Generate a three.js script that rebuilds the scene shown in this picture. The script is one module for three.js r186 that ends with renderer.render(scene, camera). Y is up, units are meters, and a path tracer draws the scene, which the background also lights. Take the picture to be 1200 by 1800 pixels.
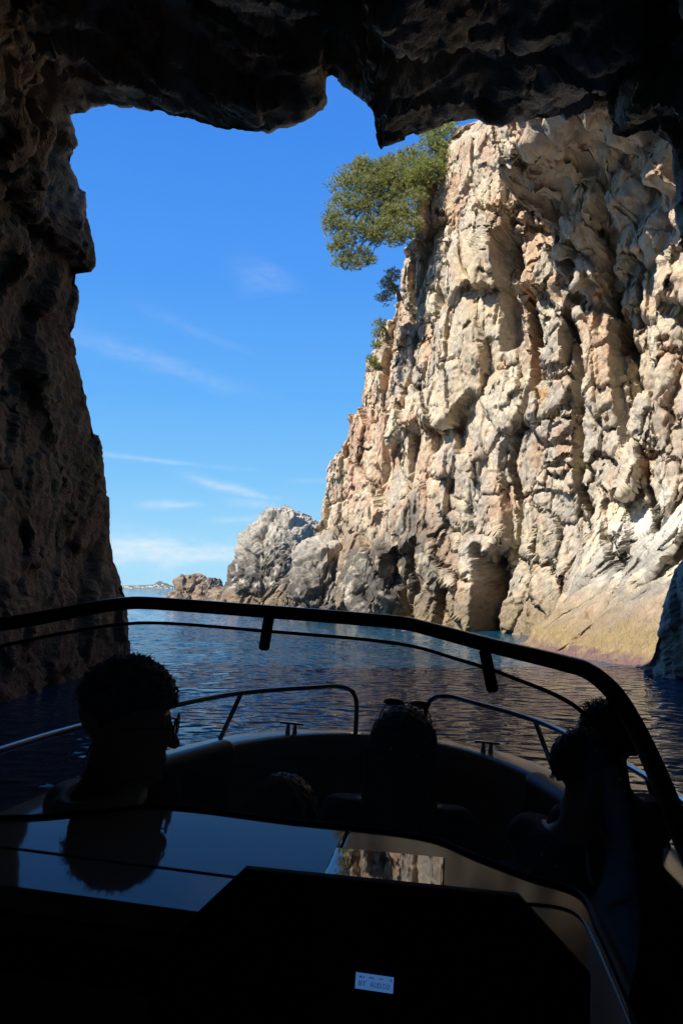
import * as THREE from 'three';
import { mergeGeometries } from 'three/addons/utils/BufferGeometryUtils.js';
import { RoundedBoxGeometry } from 'three/addons/geometries/RoundedBoxGeometry.js';

// ------------------------------------------------------------------ camera, sky, sun, exposure
const scene = new THREE.Scene();
const camera = new THREE.PerspectiveCamera(67.0, 682 / 1024, 0.02, 9000);
camera.position.set(0, 2.0, 0);
camera.rotation.set(Math.atan(134 / 1360), 0, 0);
scene.add(camera);

const renderer = new THREE.WebGLRenderer({ antialias: true });
renderer.toneMapping = THREE.LinearToneMapping;
const EXPOSURE = 1.65;                         // the phone exposed a little for the shade
renderer.toneMappingExposure = EXPOSURE;
renderer.shadowMap.enabled = true;

const SUN = new THREE.Vector3(-0.60, 0.68, 0.40).normalize();
const sun = new THREE.DirectionalLight(new THREE.Color(1.0, 0.925, 0.79), 5.0);
sun.position.copy(SUN).multiplyScalar(120);
sun.castShadow = true;
Object.assign(sun.shadow.camera, { left: -90, right: 90, top: 90, bottom: -90, near: 1, far: 320 });
scene.add(sun, sun.target);

// ------------------------------------------------------------------ numbers and noise
function rng(seed) { let a = seed >>> 0; return () => { a = (a + 0x6D2B79F5) | 0; let t = Math.imul(a ^ (a >>> 15), 1 | a); t = (t + Math.imul(t ^ (t >>> 7), 61 | t)) ^ t; return ((t ^ (t >>> 14)) >>> 0) / 4294967296; }; }
const clamp = (x, a = 0, b = 1) => x < a ? a : x > b ? b : x;
const sst = (a, b, x) => { const t = clamp((x - a) / (b - a)); return t * t * (3 - 2 * t); };
const mix = (a, b, t) => a + (b - a) * t;
function h3(x, y, z) { let h = Math.imul(x, 374761393) ^ Math.imul(y, 668265263) ^ Math.imul(z, 2147483647 - 1274126177); h = Math.imul(h ^ (h >>> 13), 1274126177); h ^= h >>> 16; h = Math.imul(h, 0x85ebca6b); return h ^ (h >>> 15); }
const hf = (h) => (h >>> 0) / 4294967296;
function noise(x, y, z) {                       // value noise, 0..1
  const xi = Math.floor(x), yi = Math.floor(y), zi = Math.floor(z); let u = x - xi, v = y - yi, w = z - zi;
  u = u * u * (3 - 2 * u); v = v * v * (3 - 2 * v); w = w * w * (3 - 2 * w);
  const a = mix(hf(h3(xi, yi, zi)), hf(h3(xi + 1, yi, zi)), u), b = mix(hf(h3(xi, yi + 1, zi)), hf(h3(xi + 1, yi + 1, zi)), u);
  const c = mix(hf(h3(xi, yi, zi + 1)), hf(h3(xi + 1, yi, zi + 1)), u), d = mix(hf(h3(xi, yi + 1, zi + 1)), hf(h3(xi + 1, yi + 1, zi + 1)), u);
  return mix(mix(a, b, v), mix(c, d, v), w);
}
function fbm(x, y, z, o = 4) { let s = 0, a = 0.5, n = 0; for (let i = 0; i < o; i++) { s += a * noise(x, y, z); n += a; a *= 0.5; x = x * 2.03 + 17.1; y = y * 2.03 + 5.3; z = z * 2.03 + 9.7; } return s / n; }
function ridge(x, y, z, o = 4) { let s = 0, a = 0.5, n = 0; for (let i = 0; i < o; i++) { s += a * (1 - Math.abs(2 * noise(x, y, z) - 1)); n += a; a *= 0.5; x = x * 2.1 + 3.1; y = y * 2.1 + 15.3; z = z * 2.1 + 7.7; } return s / n; }
// broken rock: every cell is a tilted facet of its own with a joint round it. Returns relief in units of one cell.
function facets(x, y, z, tilt, joint, soft = .2) {
  const xi = Math.floor(x), yi = Math.floor(y), zi = Math.floor(z);
  let f1 = 9, f2 = 9, h1 = 0, ax = 0, ay = 0, az = 0, h2 = 0, bx = 0, by = 0, bz = 0;
  for (let k = -1; k < 2; k++) for (let j = -1; j < 2; j++) for (let i = -1; i < 2; i++) {
    const h = h3(xi + i, yi + j, zi + k);
    const dx = x - xi - i - (h & 1023) / 1023, dy = y - yi - j - ((h >>> 10) & 1023) / 1023, dz = z - zi - k - ((h >>> 20) & 1023) / 1023;
    const d = dx * dx + dy * dy + dz * dz;
    if (d < f1) { f2 = f1; h2 = h1; bx = ax; by = ay; bz = az; f1 = d; h1 = h; ax = dx; ay = dy; az = dz; } else if (d < f2) { f2 = d; h2 = h; bx = dx; by = dy; bz = dz; }
  }
  const e = Math.sqrt(f2) - Math.sqrt(f1), g = Math.imul(h1, 0x9E3779B1), k = Math.imul(h2, 0x9E3779B1);
  const v1 = hf(g) - .5 + tilt * (ax * (((g >>> 3) & 255) / 127 - 1) + ay * (((g >>> 11) & 255) / 127 - 1) + az * (((g >>> 19) & 255) / 127 - 1));
  const v2 = hf(k) - .5 + tilt * (bx * (((k >>> 3) & 255) / 127 - 1) + by * (((k >>> 11) & 255) / 127 - 1) + bz * (((k >>> 19) & 255) / 127 - 1));
  const t = 1 - sst(0, soft, e);
  return mix(v1, v2, .5 * t) - joint * (1 - sst(0, .09, e));
}
// squared blocks on a face: joints run near upright and near level, each front tilts its own way
function blocks(x, y, seed, tilt, joint, soft) {
  const xi = Math.floor(x), yi = Math.floor(y); let f1 = 9, f2 = 9, h1 = 0, h2 = 0, ax = 0, ay = 0, bx = 0, by = 0;
  for (let j = -1; j < 2; j++) for (let i = -1; i < 2; i++) {
    const h = h3(xi + i, yi + j, seed), dx = x - xi - i - .12 - .76 * (h & 1023) / 1023, dy = y - yi - j - .12 - .76 * ((h >>> 10) & 1023) / 1023, ux = Math.abs(dx + .12 * dy), uy = Math.abs(dy - .1 * dx), d = .72 * Math.max(ux, uy) + .36 * Math.hypot(dx, dy);
    if (d < f1) { f2 = f1; h2 = h1; bx = ax; by = ay; f1 = d; h1 = h; ax = dx; ay = dy; } else if (d < f2) { f2 = d; h2 = h; bx = dx; by = dy; }
  }
  const e = f2 - f1, g = Math.imul(h1, 0x9E3779B1), k = Math.imul(h2, 0x9E3779B1);
  const v1 = hf(g) - .5 + tilt * (ax * (((g >>> 3) & 255) / 127 - 1) + ay * (((g >>> 11) & 255) / 127 - 1)), v2 = hf(k) - .5 + tilt * (bx * (((k >>> 3) & 255) / 127 - 1) + by * (((k >>> 11) & 255) / 127 - 1));
  return mix(v1, v2, .5 * (1 - sst(0, soft, e))) - joint * (1 - sst(0, .07, e));
}
const used = {};
function numbered(n) { const k = used[n] = (used[n] ?? -1) + 1; return k ? `${n}_${String(k).padStart(3, '0')}` : n; }
function tag(o, label, category, group, kind) { o.userData = { ...o.userData, label, category }; if (group) o.userData.group = group; if (kind) o.userData.kind = kind; return o; }
function put(name, geo, m, parent = scene) { const o = new THREE.Mesh(geo, m); o.name = parent === scene ? numbered(name) : name; o.castShadow = o.receiveShadow = true; parent.add(o); return o; }
function group(name, parent = scene) { const o = new THREE.Group(); o.name = parent === scene ? numbered(name) : name; parent.add(o); return o; }
function geom(pos, idx, uv, col, nor) {
  const g = new THREE.BufferGeometry();
  g.setAttribute('position', new THREE.BufferAttribute(pos instanceof Float32Array ? pos : new Float32Array(pos), 3));
  if (uv) g.setAttribute('uv', new THREE.BufferAttribute(uv instanceof Float32Array ? uv : new Float32Array(uv), 2));
  if (col) g.setAttribute('color', new THREE.BufferAttribute(col instanceof Float32Array ? col : new Float32Array(col), 3));
  g.setIndex(new THREE.BufferAttribute(idx instanceof Uint32Array ? idx : new Uint32Array(idx), 1));
  if (nor) g.setAttribute('normal', new THREE.BufferAttribute(nor, 3)); else g.computeVertexNormals();
  return g;
}
// a grid of nu x nv points; f(i, j, out) writes x, y, z, u, v, r, g, b
function grid(nu, nv, f, flip) {
  const pos = new Float32Array(nu * nv * 3), uv = new Float32Array(nu * nv * 2), col = new Float32Array(nu * nv * 3), o = new Float32Array(8);
  let k = 0;
  for (let j = 0; j < nv; j++) for (let i = 0; i < nu; i++, k++) { f(i, j, o); pos.set(o.subarray(0, 3), k * 3); uv.set(o.subarray(3, 5), k * 2); col.set(o.subarray(5, 8), k * 3); }
  const idx = new Uint32Array((nu - 1) * (nv - 1) * 6); k = 0;
  for (let j = 0; j < nv - 1; j++) for (let i = 0; i < nu - 1; i++) {
    const a = j * nu + i, b = a + 1, c = a + nu, d = c + 1;
    if (flip) { idx[k++] = a; idx[k++] = c; idx[k++] = b; idx[k++] = b; idx[k++] = c; idx[k++] = d; } else { idx[k++] = a; idx[k++] = b; idx[k++] = c; idx[k++] = b; idx[k++] = d; idx[k++] = c; }
  }
  return geom(pos, idx, uv, col);
}
// the same surface cut into pieces: part(i, j) names the piece of each cell; normals come from the whole
function pieces(g, nu, nv, part) {
  const src = g.index.array, P = g.attributes.position.array, U = g.attributes.uv.array, C = g.attributes.color.array, N = g.attributes.normal.array, by = new Map();
  for (let j = 0; j < nv - 1; j++) for (let i = 0; i < nu - 1; i++) { const p = part(i, j); let a = by.get(p); if (!a) by.set(p, a = []); const q = (j * (nu - 1) + i) * 6; for (let k = 0; k < 6; k++) a.push(src[q + k]); }
  const out = new Map(), map = new Int32Array(P.length / 3);
  for (const [p, a] of by) {
    map.fill(-1); let n = 0; const list = [], idx = new Uint32Array(a.length);
    for (let k = 0; k < a.length; k++) { const v = a[k]; if (map[v] < 0) { map[v] = n++; list.push(v); } idx[k] = map[v]; }
    const pos = new Float32Array(n * 3), uv = new Float32Array(n * 2), col = new Float32Array(n * 3), nor = new Float32Array(n * 3);
    list.forEach((v, k) => { for (let c = 0; c < 3; c++) { pos[k * 3 + c] = P[v * 3 + c]; col[k * 3 + c] = C[v * 3 + c]; nor[k * 3 + c] = N[v * 3 + c]; } uv[k * 2] = U[v * 2]; uv[k * 2 + 1] = U[v * 2 + 1]; });
    out.set(p, geom(pos, idx, uv, col, nor));
  }
  return out;
}

// ------------------------------------------------------------------ sky: air and thin clouds, one texture all round
{
  const W = 3072, H = 1536, data = new Float32Array(W * H * 4);
  const stops = [[0, .44, .77, .97], [3, .36, .71, .97], [8, .22, .57, .97], [14, .132, .445, .96], [22, .08, .335, .92], [32, .055, .262, .85], [45, .05, .22, .74], [90, .03, .14, .55]];
  // streaks of thin cloud: azimuth right of north (-z), elevation, half length, half thickness (degrees), slope, strength
  const wisps = [[-14.3, 9.25, 4.0, .12, -.09, .30], [-8.2, 8.75, 2.2, .10, -.05, .12], [-8.0, 7.3, 3.0, .24, -.24, .42], [-6.4, 6.2, 2.0, .2, -.12, .2], [-12.5, 6.0, 2.1, .22, .03, .40], [-7.8, 5.0, 1.8, .16, .02, .22], [-4.5, 5.3, 2.5, .14, .05, .22],
    [-13.5, 2.75, 7.5, .75, -.05, .62], [-5.7, 22.3, 2.4, .8, -.25, .10], [-14, 16.2, 7, .55, -.25, .12], [-11, 18.5, 4, .3, -.35, .06], [-2.2, 7.9, 1.6, .14, 0, .14], [-24, 3.6, 9, .6, .02, .4], [14, 3.4, 10, .6, .03, .4]];
  const r = rng(5); for (let k = 0; k < 90; k++) wisps.push([30 + r() * 300, 2 + r() * r() * 22, 2 + r() * 6, .12 + r() * .6, (r() - .5) * .3, .1 + r() * .35]);
  const c = [0, 0, 0];
  for (let j = 0; j < H; j++) {
    const el = ((j + .5) / H - .5) * 180;
    let q = 0; while (q < stops.length - 2 && stops[q + 1][0] < el) q++;
    const A = stops[q], B = stops[q + 1], t = clamp((el - A[0]) / (B[0] - A[0]));
    for (let k = 0; k < 3; k++) c[k] = el < 0 ? [.05, .13, .2][k] : mix(A[k + 1], B[k + 1], t);
    const near = el > 0 && el < 30 ? wisps.filter((w) => Math.abs(el - w[1]) < 4 * w[3] + Math.abs(w[4]) * w[2] * 1.8) : [];
    for (let i = 0; i < W; i++) {
      let m = 0;
      if (near.length) {
        const az = ((i + .5) / W - .25) * 360;
        const n1 = fbm(az * .55, el * 2.2, 3.3, 4), n2 = fbm(az * 2.1, el * 9, 8.1, 3);
        for (const w of near) {
          let d = az - w[0]; if (d > 180) d -= 360; if (d < -180) d += 360;
          if (Math.abs(d) > w[2] * 1.8) continue;
          const along = d / w[2], off = (el - w[1] - w[4] * d - (n1 - .5) * w[3] * 2.4) / (w[3] * (1.15 - .35 * along));
          m = Math.max(m, .78 * w[5] * Math.exp(-off * off) * Math.exp(-Math.pow(Math.abs(along), 3)) * (.35 + 1.3 * n2));
        }
      }
      const k = (j * W + i) * 4;
      data[k] = mix(c[0], .92, m) / EXPOSURE; data[k + 1] = mix(c[1], .96, m) / EXPOSURE; data[k + 2] = mix(c[2], 1.0, m) / EXPOSURE; data[k + 3] = 1;
    }
  }
  const sky = new THREE.DataTexture(data, W, H, THREE.RGBAFormat, THREE.FloatType);
  sky.mapping = THREE.EquirectangularReflectionMapping; sky.magFilter = sky.minFilter = THREE.LinearFilter; sky.needsUpdate = true;
  scene.background = sky; scene.environment = sky;
}

// ------------------------------------------------------------------ textures and materials
function bumpTexture(n, f, space) {
  const d = new Uint8Array(n * n * 4);
  for (let j = 0; j < n; j++) for (let i = 0; i < n; i++) { const v = f(i / n, j / n), k = (j * n + i) * 4; if (Array.isArray(v)) { d[k] = v[0]; d[k + 1] = v[1]; d[k + 2] = v[2]; } else d[k] = d[k + 1] = d[k + 2] = clamp(v) * 255; d[k + 3] = 255; }
  const t = new THREE.DataTexture(d, n, n); t.wrapS = t.wrapT = THREE.RepeatWrapping; t.magFilter = THREE.LinearFilter; t.minFilter = THREE.LinearMipmapLinearFilter; t.generateMipmaps = true; if (space) t.colorSpace = space; t.needsUpdate = true; return t;
}
// noise that repeats every p cells
function tnoise(x, y, p, s) { const xi = Math.floor(x), yi = Math.floor(y); let u = x - xi, v = y - yi; u = u * u * (3 - 2 * u); v = v * v * (3 - 2 * v); const m = (a) => ((a % p) + p) % p; const g = (a, b) => hf(h3(m(a), m(b), s)); return mix(mix(g(xi, yi), g(xi + 1, yi), u), mix(g(xi, yi + 1), g(xi + 1, yi + 1), u), v); }
function chips(u, v, p, seed) {                // flat chips of stone, repeating every p cells
  const x = u * p, y = v * p, xi = Math.floor(x), yi = Math.floor(y), m = (a) => ((a % p) + p) % p; let f1 = 9, f2 = 9, bh = 0, bx = 0, by = 0;
  for (let j = -1; j < 2; j++) for (let i = -1; i < 2; i++) { const h = h3(m(xi + i), m(yi + j), seed), dx = x - xi - i - (h & 1023) / 1023, dy = y - yi - j - ((h >>> 10) & 1023) / 1023, d = dx * dx + dy * dy; if (d < f1) { f2 = f1; f1 = d; bh = h; bx = dx; by = dy; } else if (d < f2) f2 = d; }
  const g = Math.imul(bh, 0x9E3779B1); return .5 + .5 * (hf(g) - .5) + .45 * (bx * (((g >>> 3) & 255) / 127 - 1) + by * (((g >>> 11) & 255) / 127 - 1)) - .3 * (1 - sst(0, .1, Math.sqrt(f2) - Math.sqrt(f1)));
}
const rockBump = bumpTexture(1024, (u, v) => { const w = .012 * (tnoise(u * 40, v * 40, 40, 3) - .5), x = u + w, y = v - w; return .42 * chips(x, y, 14, 1) + .24 * chips(x, y, 34, 2) + .12 * chips(u, v, 80, 3) + .14 * tnoise(u * 160, v * 160, 160, 4) + .1 * tnoise(u * 320, v * 320, 320, 5); });
const rockMat = new THREE.MeshStandardMaterial({ name: 'limestone', vertexColors: true, roughness: .93, bumpMap: rockBump, bumpScale: .075 });
const caveMat = new THREE.MeshStandardMaterial({ name: 'cave rock', vertexColors: true, roughness: .8, bumpMap: rockBump, bumpScale: .06 });

// ------------------------------------------------------------------ the sea
{
  const r = rng(77), waves = [];
  for (let k = 0; k < 44; k++) { const L = .55 * Math.pow(9, r()), a = -.35 + (r() + r() + r() - 1.5) * 1.5, K = 2 * Math.PI / L; waves.push([K * Math.cos(a + Math.PI / 2), K * Math.sin(a + Math.PI / 2), r() * 6.28, .002 * Math.pow(L, .95)]); }
  const nr = 620, na = 420, A0 = -1.0, A1 = 1.0;
  const rad = []; for (let i = 0; i < nr; i++) rad.push(1.2 * Math.pow(8000 / 1.2, Math.pow(i / (nr - 1), 1.12)));
  const g = grid(na, nr, (i, j, o) => {
    const t = i / (na - 1); const th = mix(-Math.PI, Math.PI, t); // finer towards the open sea
    const a = th * .30 + .70 * Math.PI * Math.pow(Math.abs(th) / Math.PI, 5) * Math.sign(th), R = rad[j];
    const x = Math.sin(a) * R, z = -Math.cos(a) * R; let y = 0;
    const step = R * .0045 + .03;
    for (const w of waves) { const k2 = Math.hypot(w[0], w[1]), f = 1 - sst(.5, 1.4, k2 * step * 2 / Math.PI); if (f > 0) y += f * w[3] * Math.sin(w[0] * x + w[1] * z + w[2]); }
    y *= (1 + .7 * (fbm(x * .1, 0, z * .1, 2) - .5)) * (.75 + 1.9 * sst(35, 120, R));
    o[0] = x; o[1] = y; o[2] = z; o[3] = x / 9 + .013 * z; o[4] = z / 9; o[5] = o[6] = o[7] = 1;
  });
  // ripples: a normal map of short crossing waves, nine metres square
  const n = 1024, tw = []; for (let k = 0; k < 90; k++) { const L = 9 / (18 + 100 * r() * r()), a = Math.PI / 2 + (r() + r() - 1) * 1.25, kx = Math.round(9 / L * Math.cos(a)), ky = Math.round(9 / L * Math.sin(a)); const kk = Math.hypot(kx, ky) || 1; tw.push([kx, ky, r() * 6.28, .02 * (1.3 / Math.pow(kk / 18, .35))]); }
  const sin = new Float32Array(4096); for (let k = 0; k < 4096; k++) sin[k] = Math.cos(k / 4096 * 2 * Math.PI);
  const ripples = bumpTexture(n, (u, v) => { let sx = 0, sy = 0; for (const w of tw) { const c = sin[Math.floor((w[0] * u + w[1] * v + w[2] / 6.2832 + 400) * 4096) & 4095] * w[3]; const kk = Math.hypot(w[0], w[1]); sx += c * w[0] / kk; sy += c * w[1] / kk; } const l = 1 / Math.hypot(sx, sy, 1); return [(-sx * l * .5 + .5) * 255, (-sy * l * .5 + .5) * 255, (l * .5 + .5) * 255]; });
  const m = new THREE.MeshPhysicalMaterial({ name: 'sea water', color: new THREE.Color(.002, .048, .098), roughness: .04, ior: 1.33, normalMap: ripples, normalScale: new THREE.Vector2(1.5, 1.5) });
  const sea = put('sea', g, m); sea.userData.kind = 'structure'; sea.userData.label = 'rippled blue sea reaching from the cave to the horizon';
}

// ------------------------------------------------------------------ the sunlit cliff
const SEEDS = [[41.05,9.02,0.3],[39.48,12.26,0.2],[37.85,14.57,0.0],[37.13,17.41,0.1],[35.3,18.73,-0.1],[33.94,15.06,0.2],[31.95,12.18,0.3],[36.11,10.18,-0.1],[37.23,7.45,0.3],[33.38,7.72,-0.3],[31.61,9.46,-0.2],[40.47,6.27,0.4],[34.81,5.49,0.3],[32.31,5.32,0.2],[41.93,3.29,0.9],[36.41,3.17,1.0],[33.57,2.78,0.9],[34.04,1.15,0.6],[31.27,2.74,-0.6],[31.35,1.2,-0.3],[38.97,1.07,0.6],[29.0,3.0,0.3],[26.72,1.83,0.5],[27.32,0.43,0.4],[24.68,1.58,0.5],[24.48,3.17,0.6],[26.33,4.06,0.3],[23.64,2.63,-0.8],[30.51,14.47,0.2],[29.15,11.4,0.5],[26.72,11.92,0.6],[24.93,12.91,0.4],[23.32,10.85,0.3],[24.23,9.39,0.2],[29.94,9.51,0.0],[27.74,8.84,0.3],[26.14,9.89,-0.4],[25.63,7.1,0.3],[23.84,7.42,0.2],[28.17,6.52,0.2],[26.14,5.46,0.4],[23.64,5.53,0.2],[29.86,5.76,0.3],[32.57,22.83,1.1],[33.38,20.61,0.2],[30.02,19.63,0.0],[30.51,17.8,0.1],[25.95,17.96,0.6],[24.29,18.74,0.7],[26.2,15.05,0.2],[23.26,13.56,0.0],[27.95,24.6,0.1],[25.06,22.38,0.3],[18.86,19.3,0.5],[30.19,27.66,0.0],[20.07,21.27,0.2],[19.56,15.91,0.7],[18.4,14.38,0.6],[17.18,14.42,0.3],[19.91,12.85,0.1],[19.46,11.73,0.4],[19.51,9.9,0.6],[19.56,8.55,0.55],[19.61,7.34,0.4],[21.13,7.06,-0.2],[20.44,5.98,0.1],[19.31,5.63,0.2],[20.23,4.02,0.3],[21.37,4.58,0.1],[17.76,11.75,0.4],[16.96,12.01,0.5],[16.84,10.59,0.5],[16.79,8.98,0.45],[17.41,7.95,0.4],[16.56,7.58,0.3],[16.84,6.48,0.2],[17.24,5.63,0.1],[15.67,11.4,-0.3],[15.02,10.12,-0.2],[14.3,10.56,0.1],[13.48,10.93,0.2],[13.82,9.58,0.2],[15.22,8.21,0.7],[15.29,6.48,0.8],[14.14,7.37,0.5],[13.3,5.77,0.6],[13.9,5.65,0.3],[13.03,6.55,0.5],[13.3,8.63,0.2],[15.22,4.11,0.3],[14.37,4.66,0.2],[12.07,3.9,0.2],[18.61,3.69,0.1],[18.14,2.54,0.2],[20.61,2.1,0.2],[13.48,2.64,0.1],[11.77,2.6,0.1],[22.36,1.85,0.1],[21.31,0.63,0.2],[12.94,0.99,0.2],[10.83,1.23,0.2],[11.46,4.4,0.4],[18.09,18.03,0.2],[16.61,18.44,1.0],[15.09,18.22,0.9],[14.06,17.63,0.8],[15.85,17.05,0.2],[15.02,16.36,0.0],[16.27,15.64,0.1],[14.88,15.51,0.0],[13.39,15.87,0.1],[13.21,14.4,0.3],[15.54,14.05,-0.1],[14.45,12.76,0.1],[13.3,12.55,1.0],[18.56,17.02,-0.7],[17.64,16.72,-0.5],[20.28,16.82,-0.5]];
const CRACKS = [[0.27,2.8,19.01,17.37,19.91,16.26,20.55,14.6,20.39,12.49,20.72,10.78,21.99,8.72,22.49,7.76,21.99,5.89,22.24,4.12,22.74,2.61,23.32,1.33,23.38,0.18],[0.22,1.6,18.61,13.22,18.3,12.15,18.09,10.9,18.09,9.24,18.19,7.38,18.25,6.21,17.64,4.99],[0.32,1.3,16.09,12.42,15.54,10.92,15.42,9.34,15.85,7.89],[0.12,0.8,14.95,7.09,14.22,5.48,13.03,3.96],[0.14,0.6,33.2,12.78,32.39,10.92,32.39,9.6],[0.2,0.6,36.11,8.4,35.3,6.22],[0.35,1.3,30.19,4.25,29.31,2.41,28.84,0.38],[0.2,0.8,26.99,1.83,25.95,0.21],[0.3,1.0,24.35,3.7,23.45,2.88,23.71,1.32,23.84,0.08],[0.07,0.35,20.72,10.99,18.35,10.53],[0.08,0.4,20.78,9.4,18.4,8.88],[0.07,0.35,20.72,8.18,18.46,7.82],[0.07,0.35,20.55,7.29,18.66,6.88],[0.1,0.4,29.54,22.85,20.02,17.93],[0.1,0.4,26.92,18.66,27.12,15.96,27.32,13.27,26.72,11.03],[0.12,0.6,25.06,24.8,24.8,22.53,25.69,21.18],[0.1,0.5,30.43,14.13,29.86,12.36,29.07,10.76],[0.3,1.2,14.52,16.71,15.29,15.68,15.97,14.21,16.33,12.96],[0.15,0.6,14.52,14.98,14.88,13.35,15.09,12.1],[0.12,0.5,35.91,17.82,34.71,15.26,35.0,12.84],[0.12,0.5,16.73,5.34,15.73,3.93,13.48,2.64],[0.1,0.4,29.62,16.83,29.07,14.71],[0.15,0.7,39.48,8.07,38.67,6.13]];      // half width, depth, then points (along, height)
const RECESSES = [[21.2, 22.9, 12.8, 18.2, 1.9], [22.2, 23, 3, 8.6, .8], [15.4, 16.3, 8, 12.6, 1.0], [29.7, 31.2, -1, 4.3, 1.5], [26.2, 27, -1, 2.2, .8], [23.6, 24.3, -1, 3.3, 1.4], [25, 29.4, 8.8, 10.7, .8], [17.2, 18.3, 13.5, 16.6, 1], [34.2, 35.4, 8, 12.5, .7], [32, 33.2, 17.5, 21.5, .9]];   // along from, to, height from, to, depth
const cliffPlan = new THREE.CatmullRomCurve3([[16, -14], [13.4, -21], [11.6, -27], [10, -30.5], [8.4, -33.2], [6.6, -36.5], [4.7, -40], [2.5, -44.5], [.1, -50], [-2.3, -55.5], [-4.8, -62], [-7, -70]].map(([x, z]) => new THREE.Vector3(x, 0, z)), false, 'centripetal');
const mixc = (c, d, t) => { c[0] += (d[0] - c[0]) * t; c[1] += (d[1] - c[1]) * t; c[2] += (d[2] - c[2]) * t; };
function cliffBase(s, h) {                     // how far the face stands out from its plan line
  let o = -.10 * Math.max(h - 3, 0) * sst(22, 34, s);
  o += (1 - sst(14.5, 20, s)) * 5.9 * Math.pow(clamp(1 - h / 7.5), 2.0);
  o += .9 * sst(22, 26, s) * clamp(1 - h / 5);
  const u = h + 3.0 * (fbm(s * .6, 2.2, 7.1, 3) - .5) + 1.6 * (noise(s * 1.9, 4.4, 1.1) - .5) - .10 * (s - 15);
  o += (1 - sst(17.5, 20, s)) * (sst(14.0, 14.8, u) * .7 + sst(15.4, 16.2, u) * 1.2 + sst(17, 18.2, u) * 2.4);
  return o;
}
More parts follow.
